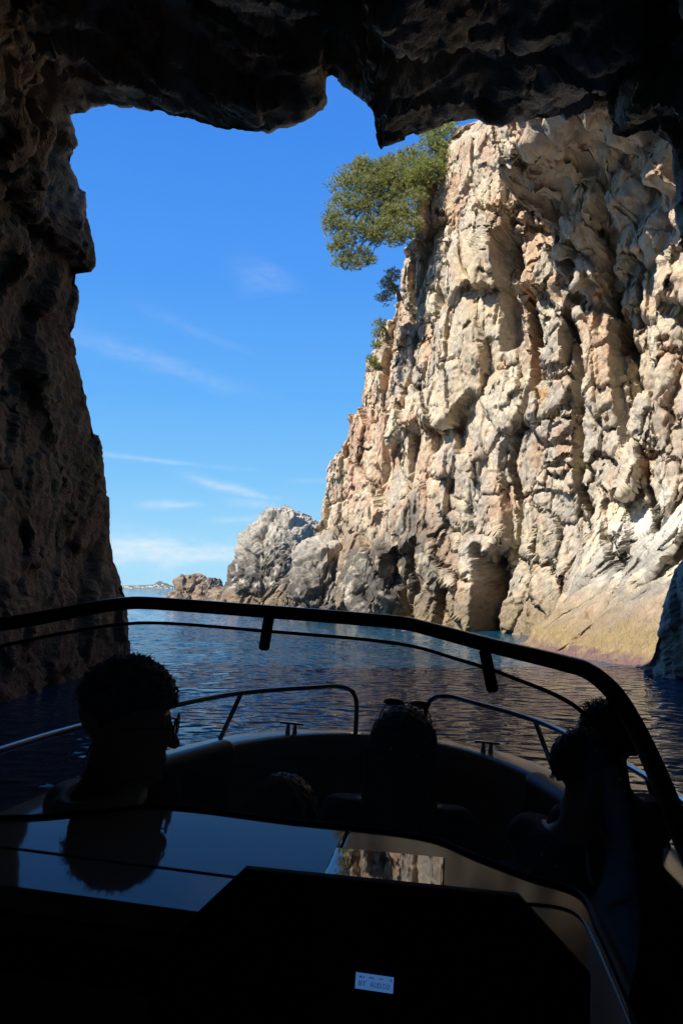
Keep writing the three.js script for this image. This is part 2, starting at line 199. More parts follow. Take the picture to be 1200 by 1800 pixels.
{
  const total = cliffPlan.getLength(), K = 400, PX = [], PZ = [], NX = [], NZ = [];
  for (let i = 0; i <= K; i++) { const p = cliffPlan.getPointAt(i / K), t = cliffPlan.getTangentAt(i / K); PX.push(p.x); PZ.push(p.z); NX.push(t.z); NZ.push(-t.x); }
  // the outline of the top, height by distance along the foot
  const top = [[0, 25], [24, 25.5], [27, 27], [29.2, 28], [30.5, 25.5], [31.6, 23.2], [33.2, 23.4], [35.2, 22.8], [35.9, 20.4], [38.0, 19], [39.4, 16.4], [40.8, 13.8], [42.2, 11.6], [43.4, 10], [43.9, 6.4], [44.6, 4.4], [47, 3], [50, 2.6], [54, 2.2], [70, 1.5]];
  const topAt = (s) => { let k = 0; while (k < top.length - 2 && top[k + 1][0] < s) k++; return mix(top[k][1], top[k + 1][1], clamp((s - top[k][0]) / (top[k + 1][0] - top[k][0]))); };
  const R = rng(31), seeds = SEEDS.map(([s, h, o]) => [s, h, o, (R() - .5) * .42, (R() - .5) * .34, R()]);
  const nu = 1080, nv = 480, nTop = 26, cell = new Int16Array(nu * nv), P = new THREE.Vector3();
  const sAt = (i) => { const t = i / (nu - 1); return mix(5.5, total - 2, t) - 5.0 * Math.sin(Math.PI * t) * .6; };
  const SH = new Float32Array(nu * nv * 2);
  const gRow = new Float32Array(nv - nTop); { let a = 0; const n = nv - nTop; for (let j = 1; j < n; j++) { a += 1 / (1 + 1.6 * Math.exp(-(((j / n - .74) / .12) ** 2))); gRow[j] = a; } for (let j = 0; j < n; j++) gRow[j] /= a; }
  const relief = (s, j, q, o) => {
    const H = topAt(s) + 1.1 * (fbm(s * .9, 3, 1, 4) - .5) * sst(28, 31, s), f = s / total * K, k = Math.min(Math.floor(f), K - 1), t = f - k;
    const main = nv - nTop, h = j < main ? -1 + (H + 1) * gRow[j] : H + (j - main + 1) * .09, back = j < main ? 0 : Math.pow((j - main + 1) / nTop, 1.5) * 9;
    const edge = sst(1.6, 0, H - h) * .9;       // the rim is weathered back
    const w1 = fbm(s * .55, h * .45, 4.4, 3) - .5, w2 = fbm(s * .55 + 9, h * .45, 7.7, 3) - .5, w3 = fbm(s * 2.2, h * 2, 2.2, 3) - .5, w4 = fbm(s * 2.2, h * 2, 6.2, 3) - .5;
    const sw = s + w1 * .9 + w3 * .16, hw = h + w2 * .8 + w4 * .16;
    let f1 = 1e9, f2 = 1e9, b = 0, b2 = 0;
    for (let q = 0; q < seeds.length; q++) { const a = seeds[q], dx = (sw - a[0]) * (a[0] > 27 ? .8 : 1), dy = (hw - a[1]) * .72, m = .7 * Math.max(Math.abs(dx + .1 * dy), Math.abs(dy - .1 * dx)) + .38 * Math.sqrt(dx * dx + dy * dy), d = m * m; if (d < f1) { f2 = f1; b2 = b; f1 = d; b = q; } else if (d < f2) { f2 = d; b2 = q; } }
    cell[q] = b; SH[q * 2] = s; SH[q * 2 + 1] = h;
    const S = seeds[b], e = Math.sqrt(f2) - Math.sqrt(f1), low = (1 - sst(14.5, 20, s)) * (1 - sst(1.3, 3.2, h)), far = Math.min(f1, 9);
    const plane = (S) => S[2] * 1.25 + clamp(S[3] * (s - S[0]), -.6, .6) + clamp(S[4] * (h - S[1]), -.6, .6);
    let d = mix(plane(S), plane(seeds[b2]), .5 * (1 - sst(0, .18, e))) - .03 * far - .34 * (1 - sst(0, .12, e)) - .10 * (1 - sst(0, .5, e));
    d *= 1 - .75 * low;
    for (const c of CRACKS) {
      let best = 9; const sx = s + w3 * .3 + w1 * .2, hx = h + w4 * .3;
      for (let q = 2; q < c.length - 2; q += 2) { const ax = c[q], ay = c[q + 1], bx = c[q + 2] - ax, by = c[q + 3] - ay, u = clamp(((sx - ax) * bx + (hx - ay) * by) / (bx * bx + by * by)); best = Math.min(best, Math.hypot(sx - ax - bx * u, hx - ay - by * u)); }
      if (best < c[0] * 2.2) d -= c[1] * 1.25 * (1 - sst(c[0] * .5, c[0] * 1.45, best));
    }
    for (const [s0, s1, h0, h1, dd] of RECESSES) if (s > s0 - 1 && s < s1 + 1 && h > h0 - 1 && h < h1 + 1) d -= dd * sst(s1 + .15, s1 - .15, s + w1 * .7 + w3 * .2) * sst(s0 - .1, mix(s0, s1, .6), s + w3 * .3) * sst(h1 + .15, h1 - .2, h + w2 * .8) * sst(h0, h0 + .7, h + w4 * .5);
    const whole = Math.exp(-(((s - 25) / 1.7) ** 4) - ((h - 16.8) / 3) ** 4), broken = mix(.45, 1.05, sst(.38, .58, fbm(s * .22, h * .17, 12.2, 3))) * (1 - .75 * whole);
    d += whole * .5 + broken * (1 - .72 * low) * (.72 * blocks(sw * .70, hw * .36, 5, .8, .2, .1) + .22 * blocks(sw * 1.55 + 5, hw * .8, 9, 1.0, .3, .1));
    const bx = cliffBase(s, h) - edge - back, nx = mix(NX[k], NX[k + 1], t), nz = mix(NZ[k], NZ[k + 1], t); // blocks break away along the joints, which run west-south-west
    o[0] = mix(PX[k], PX[k + 1], t) + nx * bx - .56 * d; o[1] = h; o[2] = mix(PZ[k], PZ[k + 1], t) + nz * bx + .83 * d; o[3] = (s + .85 * (d + bx)) / 3; o[4] = (h - back * .5) / 3;
  };
  // columns crowd together where the face turns away, so that steep sides are as finely broken as the fronts
  const dep = new Float32Array(nu * nv), tmp = new Float32Array(8), wts = new Float32Array(nu * nv), sMap = new Float32Array(nu * nv);
  for (let j = 0; j < nv; j += 2) for (let i = 0; i < nu; i++) { relief(sAt(i), j, 0, tmp); dep[j * nu + i] = tmp[2] * .8 - tmp[0] * .5; }
  for (let j = 1; j < nv; j += 2) for (let i = 0; i < nu; i++) dep[j * nu + i] = j + 1 < nv ? (dep[(j - 1) * nu + i] + dep[(j + 1) * nu + i]) / 2 : dep[(j - 1) * nu + i];
  for (let j = 0; j < nv; j++) for (let i = 0; i < nu - 1; i++) wts[j * nu + i] = Math.hypot(sAt(i + 1) - sAt(i), .6 * Math.min(1, Math.abs(dep[j * nu + i + 1] - dep[j * nu + i])));
  for (let pass = 0; pass < 3; pass++) for (let i = 0; i < nu; i++) { // evened out up and down the face, three times
    const pre = new Float64Array(nv + 1); for (let j = 0; j < nv; j++) pre[j + 1] = pre[j] + wts[j * nu + i];
    for (let j = 0; j < nv; j++) { const lo = Math.max(0, j - 12), hi = Math.min(nv, j + 13); wts[j * nu + i] = (pre[hi] - pre[lo]) / (hi - lo); }
  }
  for (let j = 0; j < nv; j++) {
    const row = wts.subarray(j * nu, j * nu + nu); let sum = 0; for (let i = 0; i < nu - 1; i++) sum += row[i]; let acc = 0, i = 0;
    for (let k = 0; k < nu; k++) { const want = sum * k / (nu - 1); while (i < nu - 2 && acc + row[i] < want) acc += row[i++]; sMap[j * nu + k] = mix(sAt(i), sAt(i + 1), clamp((want - acc) / row[i])); }
  }
  const g = grid(nu, nv, (i, j, o) => relief(sMap[j * nu + i], j, j * nu + i, o), true);
  // second pass: small breaks stand out from the faces as they now point, then the colour of the stone
  const pos = g.attributes.position.array, nor = g.attributes.normal.array, col = g.attributes.color.array;
  for (let q = 0; q < nu * nv; q++) {
    let x = pos[q * 3], y = pos[q * 3 + 1], z = pos[q * 3 + 2]; const s = SH[q * 2], h = SH[q * 2 + 1];
    const low = (1 - sst(14.5, 20, s)) * (1 - sst(1.3, 3.2, h)), wx = (fbm(x * 2, y * 2, z * 2, 2) - .5) * .5;
    const d = (1 - .5 * low) * (1 - .55 * Math.exp(-(((s - 25) / 1.7) ** 4) - ((h - 16.8) / 3) ** 4)) * (.08 * facets(x * 2.2 + wx * .5, y * 1.6 + wx * .5, z * 2.2, 1.25, .35, .05) + .036 * facets(x * 5.2 + wx, y * 4.2, z * 5.2 + wx, 1.2, .3, .06)) + .03 * (ridge(x * 2, y * 1.6, z * 2, 3) - .5) + .02 * (fbm(x * 9, y * 9, z * 9, 2) - .5) * (1 + 2 * low);
    const under = sst(.25, .7, -nor[q * 3 + 1]), more = under * (.6 * facets(x * .5 + 7, y * .3, z * .45, .6, .25, .08) + .22 * facets(x * 1.2, y * 1.0, z * 1.1, .9, .3, .08)) + low * (.22 * (ridge(x * .9, y * .9, z * .9, 4) - .5) + .13 * facets(x * 1.3 + wx, y * 1.3, z * 1.3, 1, .35, .2));
    for (let k = 0; k < 3; k++) pos[q * 3 + k] += nor[q * 3 + k] * (d + more);
    // grey and cream limestone, rust and ochre stains, black lichen near the sea, weed at the waterline
    const n1 = fbm(x * .35, y * .3, z * .35, 4), n2 = fbm(x * 1.7, y * 1.4, z * 1.7, 4), n3 = fbm(x * 6, y * 6, z * 6, 3), st = fbm(x * .9, y * .16, z * .9, 4), sp = noise(x * 23, y * 23, z * 23);
    const c = [.53, .44, .315];
    mixc(c, [.42, .37, .295], sst(.42, .6, n2) * .8); mixc(c, [.60, .53, .405], sst(.5, .66, n1 * .5 + n3 * .5) * .7);
    mixc(c, [.50, .33, .22], sst(.46, .6, st * .6 + n2 * .4) * .7); mixc(c, [.36, .325, .28], sst(.5, .62, fbm(x * .6 + 11, y * .35, z * .6, 4)) * .7);
    mixc(c, [.50, .33, .235], Math.exp(-(((s - 37.5) / 3.2) ** 2) - ((h - 10.5) / 3.6) ** 2) * sst(.35, .6, n2) * .8);
    mixc(c, [.50, .31, .20], Math.exp(-(((s - 28) / 2.2) ** 2) - ((h - 23.5) / 2.6) ** 2) * sst(.42, .6, n2) * .8);
    mixc(c, [.60, .46, .27], Math.exp(-(((s - 24.8) / 1.3) ** 2) - ((h - 17) / 2.4) ** 2) * .7);
    mixc(c, [.62, .36, .10], sst(.35, .7, Math.exp(-(((s - 19.9) / .42) ** 2) - ((h - 10.2) / .36) ** 2) * (.5 + n3)) * .7);
    mixc(c, [.42, .26, .15], sst(.58, .7, fbm(x * .8 + 30, y * .5, z * .8, 4)) * .5);
    mixc(c, [.68, .65, .58], (1 - sst(14, 20, s)) * sst(1.6, 2.8, h) * (1 - sst(4.2, 6.2, h)) * sst(.4, .6, n2 * .5 + n1 * .5) * .85);
    mixc(c, [.19, .175, .15], sst(.44, .58, n1 * .35 + n2 * .65) * (1 - sst(14, 24, s)) * sst(1.2, 1.9, h) * (1 - sst(2.4, 5, h)) * .8);
    mixc(c, [.065, .06, .053], (1 - sst(3.2, 6.8, h + (n1 - .5) * 5)) * sst(24, 29, s) * sst(.30, .5, n2 * .6 + n3 * .4) * .92);
    mixc(c, [.23, .175, .11], (1 - sst(1.0, 2.3, h + (n2 - .5) * 1.4)) * .85);
    mixc(c, [.25, .185, .085], (1 - sst(.45, 1.15, h + (n2 - .5) * .9)) * (.3 + .6 * (1 - sst(16, 22, s))) * sst(.3, .6, n3 * .5 + st * .5 + .1));
    mixc(c, [.15, .085, .085], (1 - sst(.12, .36, h + (n3 - .5) * .5)) * (1 - sst(17, 22, s)) * .9);
    const tone = (.92 + .18 * seeds[cell[q]][5]) * (.78 + .44 * sp) * (.82 + .36 * n3);
    col[q * 3] = c[0] * tone; col[q * 3 + 1] = c[1] * tone; col[q * 3 + 2] = c[2] * tone;
  }
  g.computeVertexNormals();
  const cliff = group('cliff');
  cliff.userData = { kind: 'structure', label: 'tall sunlit limestone cliff of stacked blocks beyond the cave mouth' };
  for (const [, geo] of pieces(g, nu, nv, (i, j) => j > nv - nTop ? -1 : cell[j * nu + i])) put('rock_block', geo, rockMat, cliff);
}

// ------------------------------------------------------------------ free standing rocks beyond the cliff
function rockBlob(name, [cx, cz], rx, ry, rz, seed, n, paint, shape = () => 1) {
  const nu = n * 2, nv = n;
  const g = grid(nu, nv, (i, j, o) => {
    const a = i / (nu - 1) * 2 * Math.PI, el = mix(-.25, Math.PI / 2, Math.pow(j / (nv - 1), .9)), ca = Math.pow(Math.max(0, Math.cos(el)), .5);
    const ux = Math.cos(a) * ca, uy = Math.sign(el) * Math.pow(Math.abs(Math.sin(el)), .85), uz = Math.sin(a) * ca, k = shape(a, el);
    let x = ux * rx * k, y = uy * ry * (.5 + .5 * k), z = uz * rz * k;
    const X = x + seed * 7, Y = y, Z = z + seed * 3, w = (fbm(X * .5, Y * .5, Z * .5, 3) - .5) * 1.6;
    const d = .42 * facets((X + w) * .3, (Y + w) * .34, Z * .3, 1, .25) * 2.0 + .5 * facets((X + w) * .75, (Y + w) * .8, Z * .75, .9, .3) + .13 * facets(X * 1.9, Y * 2, Z * 1.9, 1, .3, .1) + .05 * facets(X * 4.2, Y * 4.4, Z * 4.2, 1, .3, .1) + .5 * (ridge(X * .4, Y * .4, Z * .4, 4) - .5);
    const q = d * Math.min(1, ry / 5 + .12);
    o[0] = cx + x + ux * q; o[1] = y + uy * q; o[2] = cz + z + uz * q; o[3] = a * rx / 3; o[4] = el * ry / 2;
    const c = paint(X, Math.max(o[1], 0), Z), t = (.82 + .36 * noise(X * 9, Y * 9, Z * 9)); o[5] = c[0] * t; o[6] = c[1] * t; o[7] = c[2] * t;
  }, true);
  return put(name, g, rockMat);
}
const paintHead = (x, y, z) => { const n2 = fbm(x * .8, y * .8, z * .8, 4), n3 = fbm(x * 3, y * 3, z * 3, 3), c = [.48, .43, .35]; mixc(c, [.36, .325, .27], sst(.42, .6, n2)); mixc(c, [.5, .47, .41], sst(.55, .7, n3)); mixc(c, [.06, .055, .05], (1 - sst(3.6, 7.6, y + (n2 - .5) * 6)) * sst(.28, .48, n3 * .5 + n2 * .5) * .92); mixc(c, [.25, .165, .10], (1 - sst(.8, 2.2, y + (n2 - .5) * 2)) * .8); return c; };
const paintFoot = (x, y, z) => paintHead(x, y + 2.2, z);
const paintLow = (x, y, z) => { const n2 = fbm(x * .8, y * .8, z * .8, 4), n3 = fbm(x * 3, y * 3, z * 3, 3), c = [.25, .18, .12]; mixc(c, [.08, .065, .055], sst(.42, .58, n2)); mixc(c, [.33, .26, .19], sst(.5, .68, n3)); return c; };
tag(rockBlob('headland_rock', [-5.9, -79], 5.0, 9.6, 6, 3, 240, paintHead, (a, el) => { const left = .5 - .5 * Math.cos(a); return 1.0 - .16 * left * sst(.3, 1.1, el) - .08 * Math.sin(a * 3 + 1) * Math.cos(el); }), 'big grey headland rock with black lichen beside the cliff foot', 'rock');
tag(rockBlob('sea_rock', [-20.0, -103], 2.3, 3.5, 2.4, 8, 90, paintLow), 'taller reddish rock at the seaward tip of the headland', 'rock');
tag(rockBlob('sea_rock', [-17.2, -101.5], 2.3, 3.1, 2.2, 9, 80, paintLow), 'dark low rock between the reddish tip rock and the headland', 'rock');
tag(rockBlob('sea_rock', [-21.2, -101.5], 2.3, 1.6, 1.6, 10, 70, paintLow), 'flat brown rock awash at the outer end of the headland', 'rock');
tag(rockBlob('sea_rock', [-13.6, -96], 3.0, 1.9, 2.6, 11, 90, paintLow), 'brown boulder at the left foot of the grey headland rock', 'rock');
tag(rockBlob('sea_rock', [-9.4, -77], 1.8, 1.1, 1.6, 12, 60, paintLow), 'small dark boulder in front of the grey headland rock', 'rock');

tag(rockBlob('sea_rock', [-1.1, -49.6], 1.7, 4.4, 2.0, 14, 130, paintFoot), 'tall black lichened boulder at the cliff foot nearest the headland', 'rock');
tag(rockBlob('sea_rock', [1.7, -44.4], 1.4, 3.9, 1.8, 15, 120, paintFoot), 'rounded dark boulder at the cliff foot beside a shadowed recess', 'rock');
// ------------------------------------------------------------------ the far island with its houses
{
  const nu = 200, nv = 24, x0 = -1050, x1 = -640, z0 = -3000;
  const ridgeAt = (x) => { const t = (x - x0) / (x1 - x0); return (5 + 15 * Math.exp(-(((t - .82) / .1) ** 2)) + 8 * Math.exp(-(((t - .6) / .2) ** 2)) + 10 * Math.exp(-(((t - .25) / .18) ** 2)) + 7 * Math.exp(-(((t - .79) / .02) ** 2))) * sst(1, .9, t) + 5 * (fbm(x * .06, 1, 1, 4) - .5) * sst(1, .95, t); };
  const g = grid(nu, nv, (i, j, o) => {
    const x = mix(x0, x1, i / (nu - 1)), t = j / (nv - 1), z = z0 - t * 120;
    o[0] = x; o[2] = z; o[1] = -1 + (ridgeAt(x) + 1) * Math.sin(Math.min(1, t * 1.3) * Math.PI / 2) + 3 * (fbm(x * .12, z * .12, 3, 3) - .5) * t; o[3] = x / 40; o[4] = z / 40;
    const n = fbm(x * .1, z * .15, 2, 3), c = [.07, .095, .05]; mixc(c, [.22, .2, .15], sst(.5, .62, n) * .7 + (1 - sst(.1, .3, t)) * .3); o[5] = c[0]; o[6] = c[1]; o[7] = c[2];
  }, true);
  const isle = put('island', g, new THREE.MeshStandardMaterial({ name: 'island scrub', vertexColors: true, roughness: 1 })); isle.userData = { kind: 'structure', label: 'low wooded island far off on the horizon' };
  const wall = new THREE.MeshStandardMaterial({ name: 'white render', color: new THREE.Color(.72, .69, .62), roughness: .9 }), tile = new THREE.MeshStandardMaterial({ name: 'roof tile', color: new THREE.Color(.36, .17, .10), roughness: .9 });
  const roofGeo = new THREE.ConeGeometry(.78, .3, 4); roofGeo.rotateY(Math.PI / 4); roofGeo.translate(0, 1.14, 0);
  const boxGeo = new THREE.BoxGeometry(1, 1, 1); boxGeo.translate(0, .5, 0);
  const r = rng(12); let first = null;
  for (let k = 0; k < 34; k++) {
    const x = -860 + 205 * (k + r()) / 34, t = .04 + .34 * r(), z = z0 - t * 120, y = (ridgeAt(x)) * Math.sin(t * 1.3 * Math.PI / 2) - .6;
    let o;
    if (!first) { o = first = group('house'); put('wall', boxGeo, wall, o); put('roof', roofGeo, tile, o); } else { o = first.clone(); o.name = numbered('house'); scene.add(o); }
    o.position.set(x, Math.max(y, -.4), z); o.scale.set(4 + r() * 5, 2.2 + r() * 2.6, 5); o.rotation.y = (r() - .5) * .6;
    tag(o, 'tiny white house on the shore of the far island', 'house', 'houses on the far island');
  }
}
// ------------------------------------------------------------------ the sea cave round the boat
const PORTAL = [[-5.44,-0.63,-20.8],[-5.5,0.05,-20.6],[-5.39,1.77,-19.5],[-5.52,2.67,-18.8],[-5.49,3.59,-18.2],[-5.4,4.02,-17.8],[-5.36,4.67,-17.3],[-5.36,5.29,-16.8],[-5.43,5.63,-16.5],[-5.44,6.14,-16.1],[-5.43,6.58,-15.5],[-5.4,6.99,-15.0],[-5.29,7.15,-14.9],[-5.16,7.6,-14.7],[-5.13,8.07,-14.5],[-4.83,8.07,-14.4],[-4.71,8.18,-14.3],[-4.7,8.47,-14.2],[-4.75,8.83,-14.0],[-4.8,9.23,-13.8],[-4.86,9.51,-13.5],[-4.93,9.69,-13.4],[-4.83,9.92,-13.3],[-4.73,9.96,-13.2],[-4.78,10.19,-13.1],[-4.82,10.38,-13.0],[-4.55,10.4,-13.0],[-4.43,10.54,-13.0],[-4.2,10.58,-13.0],[-3.62,10.47,-12.9],[-2.96,10.17,-12.7],[-2.48,9.92,-12.5],[-1.99,9.65,-12.3],[-1.41,9.49,-12.1],[-0.93,9.53,-12.0],[-0.51,9.61,-11.9],[-0.3,9.72,-11.8],[-0.26,9.96,-11.8],[-0.25,10.23,-11.8],[-0.14,10.38,-12.0],[0.06,10.16,-11.9],[0.36,9.72,-11.6],[0.49,9.35,-11.3],[0.52,8.83,-11.0],[0.57,8.49,-10.9],[0.76,8.57,-10.9],[1.18,8.75,-10.9],[1.62,8.96,-11.0],[2.1,9.12,-11.1],[2.2,9.01,-11.1],[2.42,8.98,-11.1],[2.66,9.11,-11.2],[3.08,9.19,-11.3],[3.55,9.36,-11.4],[3.94,9.5,-11.5],[4.16,9.48,-11.4],[4.07,8.97,-11.0],[4.04,8.59,-10.8],[4.19,8.58,-10.8],[4.38,8.69,-10.8],[4.61,8.69,-10.8],[4.84,8.53,-10.8],[4.91,8.15,-10.9],[4.97,7.59,-11.0],[5.12,7.06,-11.2],[5.74,6.69,-11.6],[6.68,5.59,-12.5],[7.4,4.43,-14.0],[7.46,3.32,-15.8],[7.25,2.38,-16.9],[7.19,1.8,-17.2],[7.14,1.23,-17.5],[7.04,0.64,-17.7],[6.91,0.07,-18.0],[6.86,-0.56,-18.2]];   // the lip of the cave mouth, from the water on the left over the roof to the water on the right
{
  const cum = [0]; for (let i = 1; i < PORTAL.length; i++) cum.push(cum[i - 1] + Math.hypot(PORTAL[i][0] - PORTAL[i - 1][0], PORTAL[i][1] - PORTAL[i - 1][1]));
  const total = cum[cum.length - 1], nu = 820, vals = new Float32Array(nu * 7);
  for (let i = 0; i < nu; i++) {
    const l = total * i / (nu - 1); let k = 0; while (k < cum.length - 2 && cum[k + 1] < l) k++;
    const t = (l - cum[k]) / (cum[k + 1] - cum[k]), a = PORTAL[k], b = PORTAL[k + 1];
    for (let c = 0; c < 3; c++) vals[i * 7 + c] = mix(a[c], b[c], t);
    vals[i * 7 + 6] = k + t;
  }
  for (let i = 0; i < nu; i++) {               // outward direction in the plane of the mouth, evened out over half a metre
    const a = Math.max(0, i - 14), b = Math.min(nu - 1, i + 14); let dx = vals[b * 7] - vals[a * 7], dy = vals[b * 7 + 1] - vals[a * 7 + 1]; const l = Math.hypot(dx, dy) || 1;
    vals[i * 7 + 3] = -dy / l; vals[i * 7 + 4] = dx / l; vals[i * 7 + 5] = total * i / (nu - 1);
  }
  const rows = []; // how far in from the lip (negative: out over the top of it)
  for (let k = 9; k > 0; k--) rows.push(-k); for (let k = 0; k < 150; k++) rows.push(k * .055); for (let k = 1; k <= 34; k++) rows.push(8.2 + Math.pow(k / 34, 1.4) * 24);
  const nv = rows.length, E = new Float32Array(nu * nv);
  const g = grid(nu, nv, (i, j, o) => {
    const q = i * 7, x = vals[q], y = vals[q + 1], z = vals[q + 2], nx = vals[q + 3], ny = vals[q + 4], e = rows[j]; E[j * nu + i] = e;
    if (e < 0) { const a = -e / 9, r = .5 + 16 * a * a; o[0] = x + nx * r * .8 + (x < -4 ? -4 * a : 0); o[1] = y + Math.max(ny, 0) * r * .75 + (y > 3 ? 3 * a : 0); o[2] = z + (a < .25 ? -.1 * a : -.025 + (a - .25) * 14 * (x > 3.5 ? .4 : 1)); }
    else {
      const out = 1 + .014 * e, close = 1 - sst(24, 32.5, e) * .97;
      o[0] = x * out * close; o[1] = (y > 0 ? y * (1 + .012 * e) : y) * (1 - sst(25, 32.5, e) * .9); o[2] = z + e;
      const W = (fbm(o[0] * .5, o[1] * .5, o[2] * .5, 3) - .5) * 1.2, roof = sst(.2, .8, ny), fade = sst(0, 1.2, e);
      const bed = .55 * (fbm(o[0] * .25 + 3, 5.5, o[2] * 1.3 + W + o[0] * .35, 3) - .5) + .5 * (facets(o[0] * .22, 2.5, o[2] * 1.0 + W * .5 + o[0] * .4, .8, .25, .05));  // beds of the roof run across the mouth
      const d = (.55 * facets((o[0] + W) * .45, (o[1] + W) * .2, (o[2] + W) * .45, .7, .25, .12) + .2 * facets((o[0] + W) * 1.1, o[1] * .6, (o[2] + W) * 1.1, .9, .3, .2)) * mix(1, .4, roof) + bed * roof * 1.3 + .28;
      o[0] += nx * d * fade; o[1] += ny * d * fade * sst(-.5, .6, y);
    }
    o[3] = (vals[q + 5]) / 3; o[4] = e / 3;
  });
  const pos = g.attributes.position.array, nor = g.attributes.normal.array, col = g.attributes.color.array;
  for (let q = 0; q < nu * nv; q++) {
    const x = pos[q * 3], y = pos[q * 3 + 1], z = pos[q * 3 + 2], e = E[q], w = (fbm(x * 2, y * 2, z * 2, 2) - .5) * .6;
    const roof = Math.abs(nor[q * 3 + 1]);
    const d = (.085 * facets(x * 1.5 + w * .6, y * .9 + w * .6, z * 1.7, 1.2, .4, .05) + .035 * facets(x * 4 + w, y * 3.0, z * 5, 1.1, .35, .06) + .08 * (ridge(x * mix(1.2, .7, roof), y * .6, z * mix(1.2, 3.2, roof), 4) - .5) + .05 * (fbm(x * 8, y * 8, z * 8, 2) - .5)) * (Math.abs(e) < .01 ? .9 : 1);
    for (let k = 0; k < 3; k++) pos[q * 3 + k] += nor[q * 3 + k] * d;
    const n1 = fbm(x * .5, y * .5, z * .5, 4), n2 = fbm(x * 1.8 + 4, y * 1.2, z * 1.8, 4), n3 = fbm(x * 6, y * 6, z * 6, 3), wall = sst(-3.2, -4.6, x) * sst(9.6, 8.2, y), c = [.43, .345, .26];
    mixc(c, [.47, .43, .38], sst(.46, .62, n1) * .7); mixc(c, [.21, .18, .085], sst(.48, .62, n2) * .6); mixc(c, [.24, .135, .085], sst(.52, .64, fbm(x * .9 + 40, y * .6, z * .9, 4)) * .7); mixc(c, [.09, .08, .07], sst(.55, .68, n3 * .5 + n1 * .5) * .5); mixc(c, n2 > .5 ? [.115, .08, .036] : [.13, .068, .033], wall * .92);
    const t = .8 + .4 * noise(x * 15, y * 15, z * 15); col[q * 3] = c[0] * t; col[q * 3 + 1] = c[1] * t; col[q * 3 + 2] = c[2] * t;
  }
  g.computeVertexNormals();
  const cave = group('sea_cave'); cave.userData = { kind: 'structure', label: 'dark sea cave of brown rock framing the view' };
  const names = ['side_wall', 'roof_slab', 'roof_slab', 'hanging_rock', 'side_wall'], at = (i) => { const k = vals[i * 7 + 6]; return k < 26 ? 0 : k < 38.6 ? 1 : k < 55.2 ? 2 : k < 64 ? 3 : 4; };
  const parts = pieces(g, nu, nv, (i) => at(i));
  for (const k of [0, 1, 2, 3, 4]) put(names[k], parts.get(k), caveMat, cave);
}

// ------------------------------------------------------------------ pines and shrubs on the cliff top
const barkMat = new THREE.MeshStandardMaterial({ name: 'pine bark', color: new THREE.Color(.13, .10, .08), roughness: .95 });
const needleMat = new THREE.MeshPhysicalMaterial({ name: 'pine needles', vertexColors: true, roughness: .9, transmission: .5, thickness: 0, side: THREE.DoubleSide });
function limb(pts, r0, r1, seg = 10, sides = 6) {
  const c = new THREE.CatmullRomCurve3(pts.map((p) => new THREE.Vector3(...p))), g = new THREE.TubeGeometry(c, seg, 1, sides), p = g.attributes.position, v = new THREE.Vector3();
  for (let i = 0; i <= seg; i++) { const o = c.getPointAt(i / seg), r = mix(r0, r1, i / seg); for (let k = 0; k <= sides; k++) { const q = i * (sides + 1) + k; v.fromBufferAttribute(p, q).sub(o).multiplyScalar(r).add(o); p.setXYZ(q, v.x, v.y, v.z); } }
  return g;
}
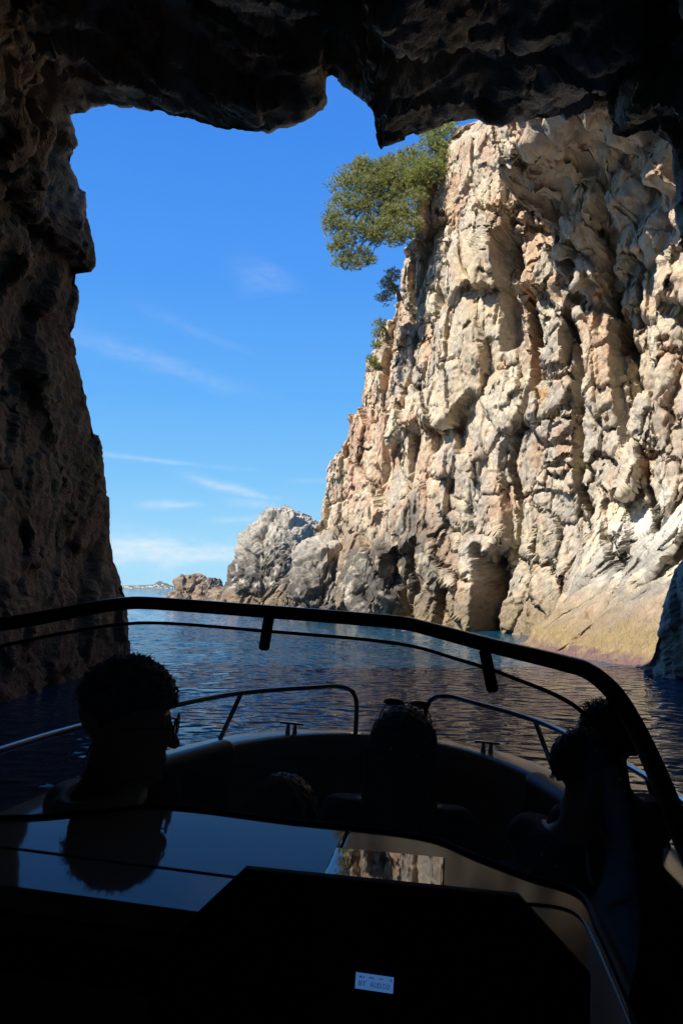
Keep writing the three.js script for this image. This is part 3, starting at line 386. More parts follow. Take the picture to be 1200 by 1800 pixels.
function tree(name, root, trunkPts, blobs, seed, tint, label, category, groupName, tuft = .2) {
  const r = rng(seed), t = group(name); t.position.set(...root);
  const wood = [limb(trunkPts, .17, .05, 14, 7)], twigs = [], pos = [], idx = [], col = []; let nv = 0;
  const end = trunkPts[trunkPts.length - 1], mid = trunkPts[Math.max(0, trunkPts.length - 2)];
  for (const [bx, by, bz, rad, dens] of blobs) {
    const from = r() < .5 ? end : mid, m = [(from[0] + bx) / 2 + (r() - .5) * .3, (from[1] + by) / 2 - .25, (from[2] + bz) / 2 + (r() - .5) * .3];
    wood.push(limb([from, m, [bx, by - rad * .2, bz]], .055, .02, 7, 5));
    const n = Math.round(dens * rad * rad * rad * 330 + 90);
    for (let k = 0; k < n; k++) {
      const a = r() * 6.283, u = r() * 2 - 1, s = Math.sqrt(1 - u * u), q = rad * Math.pow(r(), .45), rough = 1 + .5 * (noise(bx * 3 + Math.cos(a) * s * 2.2, by * 3 + u * 2.2, bz * 3 + Math.sin(a) * s * 2.2) - .5) * 1.4;
      const cx = bx + Math.cos(a) * s * q * rough, cy = by + u * q * .72 * rough, cz = bz + Math.sin(a) * s * q * rough;
      if (k % 34 === 0) twigs.push(limb([[bx, by - rad * .15, bz], [(bx + cx) / 2, (by + cy) / 2 - .08, (bz + cz) / 2], [cx, cy, cz]], .014, .006, 3, 3));
      const sz = tuft * (.7 + .6 * r()), dx = (cx - bx) / rad + (r() - .5) * .8, dy = (cy - by) / rad + .55, dz = (cz - bz) / rad + (r() - .5) * .8, dl = Math.hypot(dx, dy, dz) || 1;
      const young = r() < tint[3] ? 1 : 0, w = .75 + .5 * r(), cc = [mix(tint[0], .25, young) * w, mix(tint[1], .28, young) * w, mix(tint[2], .05, young) * w];
      for (let f = 0; f < 9; f++) {
        const ex = dx / dl + (r() - .5) * 1.5, ey = dy / dl + (r() - .5) * 1.3, ez = dz / dl + (r() - .5) * 1.5, el = Math.hypot(ex, ey, ez) || 1, L = sz / el, px = (r() - .5), py = (r() - .5), pz = (r() - .5), pl = .021 / (Math.hypot(px, py, pz) || 1);
        pos.push(cx - px * pl, cy - py * pl, cz - pz * pl, cx + px * pl, cy + py * pl, cz + pz * pl, cx + ex * L, cy + ey * L, cz + ez * L);
        for (let v = 0; v < 3; v++) col.push(...cc); idx.push(nv, nv + 1, nv + 2); nv += 3;
      }
    }
  }
  put('trunk', mergeGeometries(wood.concat(twigs)), barkMat, t);
  put('crown', geom(pos, idx, null, col), needleMat, t);
  return tag(t, label, category, groupName);
}
const PINE = [.34, .34, .11, .5], BRIGHT = [.36, .40, .08, .65], DULL = [.30, .30, .19, .2];
tree('pine_tree', [4.6, 22.3, -41.3], [[0, -1, 0], [-.6, .2, .3], [-1.7, .9, .4], [-2.9, 1.6, .3]], [[-4.3, 2.1, .3, .95, 1], [-3.6, 3.0, -.2, .9, 1], [-4.6, .9, .2, .85, 1], [-4.9, -.3, .1, .8, 1], [-4.4, -1.3, .4, .75, .9], [-3.6, .6, .5, .9, .9], [-3.4, 1.7, .4, .9, 1], [-3.0, -.3, .5, .7, .7], [-2.6, .9, .3, .8, .9], [-4.0, -.6, .6, .7, .8], [-4.2, -2.1, .3, .5, .5], [-2.1, .2, .5, .6, .7], [-2.4, 1.9, .3, .8, 1], [-3.0, 2.5, 0, .75, 1], [-1.6, 1.2, .4, .7, .9], [-3.2, -1.0, .5, .6, .6], [-3.4, -1.9, .4, .45, .4], [-2.6, -1.3, .5, .45, .4], [-4.9, -1.6, .2, .55, .8], [-1.6, .3, .5, .6, .8], [-4.6, -2.5, .3, .5, .5], [-3.8, -2.6, .4, .5, .4], [-5.1, .2, 0, .6, 1], [-3.1, -2.4, .4, .4, .3], [-1.5, .1, .9, .8, 1], [-2.6, -1.0, .9, .8, .8], [-1.1, 1.6, .7, .8, 1], [-2.0, -.7, 1, .7, .8], [-1.0, -.4, 1.1, .6, .9], [-3.4, 3.4, 0, .6, .9], [-.6, .6, 1.3, .7, 1.1], [-.3, 1.9, 1, .8, 1.1], [-1.7, 2.4, .5, .8, 1], [-.7, -.9, 1.5, .5, .9], [-1.6, -1.2, 1.3, .5, .8], [-2.4, 3.1, 0, .7, 1], [-1.7, -1.6, 1.2, .5, .9], [-1.1, -1.5, 1.5, .45, .9]], 41, PINE, 'large grey green pine leaning out from the cliff edge over the sea', 'tree', 'pines on the cliff');
tree('pine_tree', [5.2, 24.2, -41.6], [[0, -1, 0], [-.4, .6, .2], [-.9, 1.6, .2]], [[-1.8, 1.2, .3, .95, 1], [-2.5, .3, .4, .8, 1], [-1.2, 2.1, .1, .8, 1], [-1.0, .4, .5, .75, 1], [-2.2, 1.9, -.2, .7, .9], [-.4, 1.4, .2, .7, 1], [-1.6, .1, .6, .7, 1], [-2.9, 1.2, 0, .7, 1], [-.9, -.5, .7, .6, 1]], 42, PINE, 'mid green pine behind the leaning pine, below the cave roof', 'tree', 'pines on the cliff');
tree('pine_tree', [5.9, 25.8, -41.0], [[0, -1, 0], [-.2, .4, .2], [-.4, 1.1, .2]], [[-.4, 1.4, .3, .8, 1.2], [-.9, .5, .5, .75, 1.2], [-.2, .4, .3, .6, 1.2], [.1, 2.0, .1, .6, 1], [-1.4, -.9, .7, .8, 1.2], [-.7, -1.2, .8, .7, 1.2], [-2.0, -1.6, .9, .6, 1], [-1.2, 1.6, .2, .6, 1.1], [-.3, -.4, .6, .6, 1]], 43, BRIGHT, 'bright yellow green young pine at the very top of the cliff', 'tree', 'pines on the cliff');
tree('shrub', [3.35, 19.0, -43.0], [[0, -.6, 0], [-.2, .1, .2], [-.5, .4, .3]], [[-.7, .3, .3, .55, .8], [-.4, .9, .2, .5, .7], [-.9, -.5, .2, .5, .8], [-.5, -.1, .4, .5, .7]], 44, DULL, 'dull grey shrub hanging on the cliff edge under the pine', 'shrub', 'shrubs on the cliff', .16);
tree('shrub', [2.75, 16.9, -44.0], [[0, -.5, 0], [-.2, .1, .2], [-.4, .3, .3]], [[-.5, .4, .3, .45, 1], [-.6, -.2, .3, .45, 1], [-.7, -.9, .3, .35, 1]], 45, [.32, .31, .12, .4], 'yellowish shrub below the dull grey shrub on the cliff edge', 'shrub', 'shrubs on the cliff', .14);
tree('shrub', [2.1, 15.4, -45.0], [[0, -.4, 0], [-.1, 0, .1], [-.2, .1, .2]], [[-.3, .1, .2, .36, 1.6], [-.15, -.2, .3, .3, 1.6]], 46, BRIGHT, 'small bright green tuft, lowest shrub on the cliff edge', 'shrub', 'shrubs on the cliff', .12);
// ------------------------------------------------------------------ the boat: x to starboard, y up from the water, forward is -z in its own frame
const YAW = 8.2 * Math.PI / 180, ROLL = 4 * Math.PI / 180;
const boat = group('motor_boat');
{
  const r0 = new THREE.Vector3(Math.cos(YAW), 0, Math.sin(YAW)), up = new THREE.Vector3(0, 1, 0), fw = new THREE.Vector3(Math.sin(YAW), 0, -Math.cos(YAW));
  const rt = r0.clone().multiplyScalar(Math.cos(ROLL)).addScaledVector(up, -Math.sin(ROLL)), ut = up.clone().multiplyScalar(Math.cos(ROLL)).addScaledVector(r0, Math.sin(ROLL));
  const m = new THREE.Matrix4().makeBasis(rt, ut, fw.clone().negate()).setPosition(-.4337, 0, -.0178);
  m.decompose(boat.position, boat.quaternion, boat.scale); boat.updateMatrixWorld(true);
}
tag(boat, 'small motor boat with black framed windscreen, steel bow rails and glossy console', 'boat');
const V = (x, y, f) => new THREE.Vector3(x, y, -f);
const std = (name, c, roughness, extra = {}) => new THREE.MeshPhysicalMaterial({ name, color: new THREE.Color(...c), roughness, ...extra });
const M = {
  gel: std('gelcoat', [.27, .265, .255], .04, { specularIntensity: .7 }), gelHull: std('hull gelcoat', [.55, .55, .53], .18), black: std('black plastic', [.010, .010, .011], .8, { specularIntensity: .5 }), tube: std('black painted tube', [.012, .012, .014], .28, { clearcoat: .5, clearcoatRoughness: .2 }),
  steel: std('stainless steel', [.55, .55, .56], .16, { metalness: 1 }), vinyl: std('navy vinyl', [.035, .038, .055], .42), piping: std('blue piping', [.06, .09, .2], .4), liner: std('grey liner', [.4, .39, .37], .5), rubber: std('rubber seal', [.01, .01, .01], .7),
  glass: new THREE.MeshPhysicalMaterial({ name: 'smoked acrylic', color: new THREE.Color(.62, .63, .66), transmission: 1, thickness: 0, roughness: .14, ior: 1.49, specularIntensity: .35, side: THREE.DoubleSide }),
  satinGel: std('satin gelcoat', [.085, .08, .076], .12, { specularIntensity: .4 }), satin: std('polished cover', [.30, .29, .28], .02, { metalness: 1 }), skin: std('skin', [.36, .22, .15], .5), hair: std('dark hair', [.018, .013, .010], .55), hairBrown: std('brown hair', [.07, .042, .025], .5), shirtWhite: std('pale shirt', [.62, .60, .55], .85), shirtDark: std('dark shirt', [.02, .022, .03], .9), shirtNavy: std('navy top', [.03, .035, .06], .9), denim: std('dark trousers', [.03, .035, .05], .9), cloth: std('pale cloth', [.4, .39, .37], .9),
};
function tube(pts, r, seg = 64, sides = 10, curve = 'centripetal') { return new THREE.TubeGeometry(new THREE.CatmullRomCurve3(pts, false, curve), seg, r, sides); }
function rbox(w, h, d, r, x, y, f, seg = 3) { const g = new RoundedBoxGeometry(w, h, d, seg, r); g.translate(x, y, -f); return g; }
const mirror = (pts) => pts.map((p) => p.clone().setX(-p.x));
// a sheet between two curves of the same number of points
function loft(curves, n, closed) {
  const cs = curves.map((c) => new THREE.CatmullRomCurve3(c, false, 'centripetal').getSpacedPoints(n)), pos = [], uv = [], idx = [];
  cs.forEach((c, j) => c.forEach((p, i) => { pos.push(p.x, p.y, p.z); uv.push(i / n, j / (cs.length - 1)); }));
  for (let j = 0; j < cs.length - 1; j++) for (let i = 0; i < n; i++) { const a = j * (n + 1) + i, b = a + 1, c = a + n + 1, d = c + 1; idx.push(a, b, c, b, d, c); }
  return geom(pos, idx, uv);
}
// ---- hull, gunwale, liner, floor
{
  const half = [[1.12, -1.7], [1.17, -.6], [1.19, .6], [1.17, 1.6], [1.12, 2.4], [1.03, 3.1], [.90, 3.65], [.72, 4.03], [.5, 4.25], [.25, 4.36], [0, 4.39]];
  const ring = (k, y, df = 0) => { const f = half.map(([w, z]) => V(w + k * Math.min(1, w * 3), y - .012 * Math.max(0, 2 - z), z - (df || -k) * sst(2.4, 4.3, z) * (k ? 1 : 0) + (k ? 0 : 0))); return f.concat(mirror(f).reverse().slice(1)); };
  const inset = (d, y) => { const f = half.map(([w, z]) => V(Math.max(0, w - d * (.35 + .65 * sst(0, .7, w))), y - .012 * Math.max(0, 2 - z), z - d * sst(2.6, 4.3, z))); return f.concat(mirror(f).reverse().slice(1)); };
  put('hull', loft([inset(0, 1.17), inset(.03, .75), inset(.22, .1), inset(.75, -.25)], 160), M.gelHull, boat);
  put('gunwale', loft([inset(0, 1.15), inset(-.012, 1.175), inset(-.006, 1.2), inset(.02, 1.214), inset(.12, 1.22), inset(.145, 1.212), inset(.155, 1.19), inset(.157, 1.12)], 200), M.gelHull, boat);
  put('inner_liner', loft([inset(.15, 1.185), inset(.17, .9), inset(.2, .5)], 160), M.liner, boat);
  const sh = new THREE.Shape(half.map(([w, z]) => new THREE.Vector2(Math.max(0, w - .14), z - .14 * sst(2.6, 4.3, z))).concat(half.slice().reverse().map(([w, z]) => new THREE.Vector2(-Math.max(0, w - .14), z - .14 * sst(2.6, 4.3, z)))));
  const fl = new THREE.ExtrudeGeometry(sh, { depth: .04, bevelEnabled: false }); fl.rotateX(-Math.PI / 2); fl.translate(0, .46, 0); put('floor', fl, M.liner, boat);
  const tr = rbox(2.2, 1.25, .08, .03, 0, .5, -1.72); put('transom', tr, M.gelHull, boat);
}
// ---- bow rails, struts, cleats
for (const s of [-1, 1]) {
  const X = (p) => V(p[0] * s, p[1], p[2]);
  const rail = put('bow_rail', tube([[.178, 1.215, 4.2], [.18, 1.33, 4.2], [.187, 1.40, 4.205], [.215, 1.443, 4.22], [.28, 1.457, 4.235], [.42, 1.457, 4.09], [.69, 1.453, 3.73], [.845, 1.452, 3.26], [.975, 1.45, 2.68], [1.02, 1.45, 2.2], [1.06, 1.43, 1.4], [1.08, 1.38, .6], [1.09, 1.2, .3]].map(X), .0125, 120, 10), M.steel, boat);
  for (const [a, b] of [[[.69, 1.45, 3.73], [.80, 1.20, 3.80]], [[.955, 1.45, 2.78], [1.05, 1.20, 2.86]], [[1.035, 1.44, 1.8], [1.09, 1.2, 1.85]]]) put('strut', tube([X(a), X(b)], .011, 4, 8), M.steel, rail);
  put('rail_foot', new THREE.CylinderGeometry(.03, .034, .012, 20).translate(.178 * s, 1.222, -4.2), M.steel, rail);
  const cl = put('cleat', rbox(.125, .012, .02, .005, .5 * s, 1.268, 4.08), M.steel, boat);
  put('cleat_post', mergeGeometries([-.018, .018].map((d) => { const g = new THREE.CylinderGeometry(.008, .014, .05, 12); g.translate(.5 * s + d, 1.24, -4.08); return g; })), M.steel, cl);
}
// ---- bow lounge
for (const s of [-1, 1]) {
  put('bench_cushion', rbox(.42, .12, 1.7, .04, .74 * s, .82, 2.75), M.vinyl, boat);
  put('bench_base', rbox(.42, .3, 1.7, .02, .75 * s, .61, 2.75), M.liner, boat);
  const g = new RoundedBoxGeometry(.10, .36, .62, 4, .045); g.rotateY(.30 * s); g.translate(.76 * s, 1.10, -3.22); const back = put('seat_back', g, M.vinyl, boat);
  const pg = new THREE.TorusGeometry(.05, .004, 6, 20); pg.scale(.6, 3.2, 1); pg.rotateY(.3 * s); pg.translate(.70 * s, 1.10, -2.92); put('piping', pg, M.piping, back);
}
put('bow_cushion', rbox(.95, .12, .6, .05, 0, .82, 3.75), M.vinyl, boat);
// ---- console and dash
{
  const outline = (d) => [[-.53 + d, 1.393], [-.445, 1.44 - d], [-.28, 1.585 - d], [.28, 1.585 - d], [.445, 1.44 - d], [.53 - d, 1.393]];
  const flat = (pts, y, h, bevel) => { const g = new THREE.ExtrudeGeometry(new THREE.Shape(pts.map((p) => new THREE.Vector2(p[0], p[1]))), { depth: h, bevelEnabled: true, bevelSize: bevel, bevelThickness: bevel, bevelSegments: 3, curveSegments: 6 }); g.rotateX(-Math.PI / 2); g.translate(0, y - h - bevel, 0); return g; };
  put('dash_top', flat([[.110, 1.28], [-.52, 1.28], [-.52, 1.39], [-.44, 1.432], [-.277, 1.576], [.110, 1.576]], 1.55, .03, .006), M.gel, boat);
  put('dash_wing', flat([[.52, 1.39], [.52, .72], [.44, .72], [.44, 1.28], [.124, 1.28], [.124, 1.576], [.277, 1.576], [.44, 1.432]], 1.55, .03, .006), M.satinGel, boat);
  put('dash_front', flat([[-.52, 1.2695], [.43, 1.2695], [.43, 1.14], [-.52, 1.14]], 1.5492, .03, .003), M.gel, boat);
  put('dash_trim', tube([[.385, 1.551, 1.312], [.43, 1.551, 1.316], [.475, 1.551, 1.318], [.497, 1.551, 1.305], [.506, 1.551, 1.28], [.512, 1.551, 1.2], [.515, 1.551, .9]].map((p) => V(...p)), .0022, 50, 8), M.gel, boat);
  put('console_body', rbox(1.05, 1.04, .42, .02, 0, .985, 1.345), M.gel, boat);
  put('console_side', rbox(.085, .95, .5, .02, .485, 1.03, .9), M.gel, boat);
  put('dash_lip', rbox(.98, .05, .02, .008, -.03, 1.47, 1.115), M.black, boat);
  put('glove_shelf', rbox(.5, .012, .14, .004, -.26, 1.38, 1.08), M.gel, boat);
  const b = new THREE.ExtrudeGeometry(new THREE.Shape([[.130, 1.20], [.130, 1.335], [.296, 1.35], [.296, 1.21]].map((p) => new THREE.Vector2(...p))), { depth: .035, bevelEnabled: true, bevelSize: .006, bevelThickness: .006, bevelSegments: 3 }); b.rotateX(-Math.PI / 2); b.translate(0, 1.552, 0); put('instrument_cover', b, M.satin, boat);
  // helm pod: a black moulded panel facing the driver
  const face = [[.12, 1.757], [.36, 1.763], [.42, 1.708], [.425, 1.4], [.01, 1.4], [.04, 1.617], [.06, 1.692]];
  const pod = new THREE.ExtrudeGeometry(new THREE.Shape(face.map((p) => new THREE.Vector2(...p))), { depth: .008, bevelEnabled: true, bevelSize: .003, bevelThickness: .003, bevelSegments: 2 }); pod.translate(0, 0, -.761);
  const helm = put('helm_pod', pod, M.black, boat);
  const sc = document.createElement('canvas'); sc.width = 256; sc.height = 104; const x = sc.getContext('2d');
  x.fillStyle = '#4a78b8'; x.fillRect(0, 0, 256, 104); x.fillStyle = '#20447e'; x.font = 'bold 44px monospace'; x.fillText('BT AUDIO', 20, 82, 220); x.fillRect(26, 18, 16, 14); x.fillRect(50, 20, 10, 10); x.fillRect(90, 20, 34, 8); x.fillRect(160, 20, 24, 6); x.fillRect(232, 16, 10, 14);
  const tex = new THREE.CanvasTexture(sc); tex.colorSpace = THREE.SRGBColorSpace;
  const dg = new THREE.PlaneGeometry(.033, .0135); dg.translate(.2425, 1.681, -.7475);
  put('radio_display', dg, new THREE.MeshStandardMaterial({ name: 'backlit display', color: 0x000000, emissive: 0xffffff, emissiveMap: tex, emissiveIntensity: .33, roughness: .4 }), helm);
  const bz = new RoundedBoxGeometry(.17, .048, .006, 2, .002); bz.translate(.245, 1.676, -.7525); put('radio_bezel', bz, M.black, helm);
}
// ---- windscreen
{
  const ws = group('windscreen', boat);
  const hb = [[0, 1.552, 1.575], [.27, 1.552, 1.57], [.36, 1.552, 1.495], [.445, 1.552, 1.428], [.515, 1.552, 1.385], [.525, 1.552, 1.25], [.528, 1.552, 1.06]], ht = [[0, 1.936, 1.268], [.215, 1.933, 1.265], [.30, 1.925, 1.18], [.37, 1.914, 1.11], [.45, 1.889, 1.045], [.485, 1.85, 1.015], [.525, 1.74, .99]];
  const full = (h, droop = 0) => { const r = h.map((p) => V(...p)); return mirror(r).map((p) => p.setY(p.y - droop * sst(.2, .45, -p.x))).reverse().concat(r.slice(1)); }; // the port wing sits a little lower
  const B = new THREE.CatmullRomCurve3(full(hb), false, 'centripetal'), T = new THREE.CatmullRomCurve3(full(ht, .03), false, 'centripetal'), n = 120, pos = [], uv = [], idx = [];
  for (let j = 0; j <= 8; j++) for (let i = 0; i <= n; i++) { const p = B.getPoint(i / n).lerp(T.getPoint(i / n), j / 8); pos.push(p.x, p.y, p.z); uv.push(i / n, j / 8); }
  for (let j = 0; j < 8; j++) for (let i = 0; i < n; i++) { const a = j * (n + 1) + i; idx.push(a, a + 1, a + n + 1, a + 1, a + n + 2, a + n + 1); }
  put('pane', geom(pos, idx, uv), M.glass, ws);
  const sp = rng(9), sg = []; for (let k = 0; k < 300; k++) { const i = .2 + .62 * sp(), j = sp(), p = B.getPoint(i).lerp(T.getPoint(i), j), g = new THREE.CircleGeometry(.0003 + .0008 * sp() * sp(), 5); g.rotateX(-.7); g.translate(p.x, p.y, p.z + .0015); sg.push(g); }
  const salt = put('salt_specks', mergeGeometries(sg), std('dried salt', [.7, .7, .7], .9), ws); salt.userData.kind = 'stuff';
  put('edge_trim', tube(full(ht, .03), .0028, 160, 8), M.rubber, ws);
  put('foot_seal', tube(full(hb), .005, 160, 8), M.rubber, ws);
  for (const s of [-1, 1]) put('edge_trim', tube([V(.525 * s, s < 0 ? 1.71 : 1.74, .99), V(.53 * s, 1.64, 1.02), V(.528 * s, 1.552, 1.06)], .004, 20, 8), M.rubber, ws);
  const rail = [[0, 1.968, 1.25], [.1, 1.968, 1.25], [.2, 1.967, 1.25], [.226, 1.966, 1.245], [.26, 1.962, 1.218], [.35, 1.95, 1.138], [.43, 1.942, 1.055], [.455, 1.938, 1.02], [.478, 1.92, .985], [.495, 1.89, .95], [.512, 1.82, .84], [.53, 1.7, .68], [.535, 1.56, .62]];
  put('top_rail', tube(full(rail, .03), .0105, 260, 14), M.tube, ws);
  for (const [X, Y, F, a] of [[0, 1.943, 1.257, 0], [.345, 1.924, 1.135, .75], [-.40, 1.897, 1.085, -.75]]) { const g = new RoundedBoxGeometry(.017, .060, .012, 3, .005); g.rotateX(-.35); g.rotateY(a); g.translate(X, Y - .008, -F - .008); put('bracket', g, M.black, ws); }
}
// ------------------------------------------------------------------ passengers: bodies from joined distance fields
function surfaceNet(sdf, lo, hi, cell) {
  const n = lo.map((l, k) => Math.max(3, Math.ceil((hi[k] - l) / cell) + 1)), [nx, ny, nz] = n, F = new Float32Array(nx * ny * nz), id = new Int32Array(nx * ny * nz).fill(-1), pos = [], idx = [];
  const I = (i, j, k) => i + nx * (j + ny * k);
  for (let k = 0; k < nz; k++) for (let j = 0; j < ny; j++) for (let i = 0; i < nx; i++) F[I(i, j, k)] = sdf(lo[0] + i * cell, lo[1] + j * cell, lo[2] + k * cell);
  for (let k = 0; k < nz - 1; k++) for (let j = 0; j < ny - 1; j++) for (let i = 0; i < nx - 1; i++) {
    let x = 0, y = 0, z = 0, c = 0;
    for (let a = 0; a < 8; a++) for (let b = 0; b < 3; b++) { if (a & (1 << b)) continue; const d = a | (1 << b), p = [a & 1, a >> 1 & 1, a >> 2], q = [d & 1, d >> 1 & 1, d >> 2], f = F[I(i + p[0], j + p[1], k + p[2])], g = F[I(i + q[0], j + q[1], k + q[2])]; if ((f < 0) !== (g < 0)) { const t = f / (f - g); x += mix(p[0], q[0], t); y += mix(p[1], q[1], t); z += mix(p[2], q[2], t); c++; } }
    if (c) { id[I(i, j, k)] = pos.length / 3; pos.push(lo[0] + (i + x / c) * cell, lo[1] + (j + y / c) * cell, lo[2] + (k + z / c) * cell); }
  }
  const quad = (a, b, c, d, f) => { if (a < 0 || b < 0 || c < 0 || d < 0) return; if (f) idx.push(a, b, c, a, c, d); else idx.push(a, c, b, a, d, c); };
  for (let k = 1; k < nz - 1; k++) for (let j = 1; j < ny - 1; j++) for (let i = 1; i < nx - 1; i++) {
    const s = F[I(i, j, k)] < 0;
    if (s !== F[I(i + 1, j, k)] < 0) quad(id[I(i, j - 1, k - 1)], id[I(i, j, k - 1)], id[I(i, j, k)], id[I(i, j - 1, k)], s);
    if (s !== F[I(i, j + 1, k)] < 0) quad(id[I(i - 1, j, k - 1)], id[I(i - 1, j, k)], id[I(i, j, k)], id[I(i, j, k - 1)], s);
    if (s !== F[I(i, j, k + 1)] < 0) quad(id[I(i - 1, j - 1, k)], id[I(i, j - 1, k)], id[I(i, j, k)], id[I(i - 1, j, k)], s);
  }
  return geom(pos, idx);
}
const smin = (a, b, k) => { const h = Math.max(k - Math.abs(a - b), 0) / k; return Math.min(a, b) - h * h * k * .25; };
const ell = (x, y, z, c, r) => { const a = (x - c[0]) / r[0], b = (y - c[1]) / r[1], d = (z - c[2]) / r[2], k = Math.hypot(a, b, d), m = Math.hypot(a / r[0], b / r[1], d / r[2]); return m < 1e-6 ? -Math.min(...r) : k * (k - 1) / m; };
const cap = (x, y, z, a, b, ra, rb) => { const bx = b[0] - a[0], by = b[1] - a[1], bz = b[2] - a[2], px = x - a[0], py = y - a[1], pz = z - a[2], t = clamp((px * bx + py * by + pz * bz) / (bx * bx + by * by + bz * bz)); return Math.hypot(px - bx * t, py - by * t, pz - bz * t) - mix(ra, rb, t); };
// head: origin between the ears, face towards +z
const head = (x, y, z) => {
  const ax = Math.abs(x); let d = ell(x, y, z, [0, .04, -.012], [.074, .082, .094]);
  d = smin(d, ell(x, y, z, [0, -.04, .028], [.056, .078, .062]), .03); d = smin(d, ell(x, y, z, [0, -.1, .06], [.026, .02, .024]), .025);
  d = smin(d, cap(x, y, z, [0, .022, .086], [0, -.03, .107], .008, .0125), .014); d = smin(d, ell(x, y, z, [0, .034, .077], [.05, .01, .014]), .015); d = smin(d, ell(ax, y, z, [.042, -.02, .055], [.02, .02, .02]), .02);
  d = Math.max(d, -ell(ax, y, z, [.031, .012, .095], [.014, .009, .014])); d = Math.min(d, ell(ax, y, z, [.031, .012, .075], [.0125, .0115, .0125]));
  d = smin(d, ell(x, y, z, [0, -.061, .086], [.022, .006, .009]), .006); d = smin(d, ell(x, y, z, [0, -.073, .084], [.019, .006, .009]), .006);
  d = smin(d, ell(ax, y, z, [.077, .0, -.012], [.009, .031, .019]), .01);
  return smin(d, cap(x, y, z, [0, -.07, -.022], [0, -.2, -.04], .053, .06), .03);
};
// seated figure: origin on the seat, facing +z
const J = { hip: [.09, .1, 0], knee: [.13, .13, .42], ankle: [.13, -.3, .44], toe: [.14, -.345, .58], sh: [.175, .51, -.02], el: [.25, .27, .08], wr: [.12, .19, .27] };
const mir = (x) => Math.abs(x);
const torso = (x, y, z) => { let d = ell(x, y, z, [0, .13, -.02], [.17, .13, .12]); d = smin(d, ell(x, y, z, [0, .38, -.02], [.165, .2, .11]), .1); d = smin(d, cap(mir(x), y, z, [.05, .53, -.03], J.sh, .06, .055), .06); return smin(d, cap(x, y, z, [0, .5, -.03], [0, .64, -.01], .062, .052), .05); };
const arms = (x, y, z) => { const a = mir(x); return Math.min(cap(a, y, z, J.sh, J.el, .05, .04), cap(a, y, z, J.el, J.wr, .04, .027)); };
const legs = (x, y, z) => { const a = mir(x); let d = smin(cap(a, y, z, J.hip, J.knee, .085, .058), cap(a, y, z, J.knee, J.ankle, .056, .038), .03); return smin(d, cap(a, y, z, [J.ankle[0], -.34, .4], J.toe, .038, .03), .03); };
const hands = (x, y, z) => {                                        // palm, four unequal bent fingers and a thumb, resting on the thigh
  const a = mir(x); let d = ell(a, y, z, [.115, .205, .315], [.04, .018, .05]);
  for (const [k, L] of [[0, .062], [1, .074], [2, .07], [3, .055]]) { const bx = .142 - k * .019; d = smin(d, Math.min(cap(a, y, z, [bx, .208, .35], [bx, .207, .352 + L * .55], .0095, .009), cap(a, y, z, [bx, .207, .352 + L * .55], [bx, .193, .352 + L], .009, .0075)), .008); }
  return smin(d, smin(cap(a, y, z, [.085, .205, .30], [.062, .203, .335], .012, .0105), cap(a, y, z, [.062, .203, .335], [.058, .198, .362], .0105, .008), .006), .012);
};
const bodyGeo = surfaceNet((x, y, z) => smin(smin(torso(x, y, z), arms(x, y, z), .04), legs(x, y, z), .05), [-.34, -.42, -.2], [.34, .66, .66], .014);
const handGeo = surfaceNet(hands, [-.17, .16, .24], [.17, .24, .45], .004);
const headGeo = surfaceNet(head, [-.1, -.21, -.13], [.1, .14, .14], .0045);
const shirtGeo = surfaceNet((x, y, z) => Math.max(smin(torso(x, y, z), Math.max(arms(x, y, z), .30 - y), .05) - .016 - .006 * Math.sin(y * 46 + x * 25) * Math.sin(x * 31 + z * 20), y - .575, .03 - y), [-.34, -.02, -.22], [.34, .62, .26], .013);
const trouserGeo = surfaceNet((x, y, z) => Math.max(smin(ell(x, y, z, [0, .1, -.02], [.175, .12, .125]), legs(x, y, z), .05) - .012, -.27 - y, y - .2), [-.26, -.32, -.2], [.26, .24, .6], .014);
const collarGeo = (() => { const g = new THREE.TorusGeometry(.078, .02, 10, 36); g.scale(1, 1, 1.5); g.rotateX(Math.PI / 2 - .3); g.translate(0, .585, -.02); return g; })();
const fuzz = (x, y, z, k, a) => a * (ridge(x * k, y * k, z * k, 3) - .5);
const shortHair = surfaceNet((x, y, z) => Math.max(ell(x, y, z, [0, .047, -.018], [.087, .097, .104]) + fuzz(x, y, z, 90, .014), Math.min(.055 - y - .55 * Math.max(0, -z + .03), 9), z - .085 - .0 * y, -.075 - y), [-.11, -.1, -.14], [.11, .17, .11], .004);
const curlTop = surfaceNet((x, y, z) => Math.max(ell(x, y, z, [0, .062, .0], [.092, .1, .108]) + fuzz(x, y, z, 95, .022), Math.min(.05 - y - .6 * Math.max(0, -z + .03), 9), -.07 - y), [-.12, -.09, -.14], [.12, .2, .13], .004);
const longHair = surfaceNet((x, y, z) => Math.max(Math.min(smin(ell(x, y, z, [0, .04, -.02], [.105, .1, .112]), cap(x, y, z, [0, -.03, -.055], [0, -.32, -.09], .118, .13), .05)) + fuzz(x, y * .25, z, 60, .016), z - .06 - .4 * Math.max(0, y - .05), Math.max(-z - .2, -.36 - y)), [-.17, -.4, -.24], [.17, .17, .12], .0055);
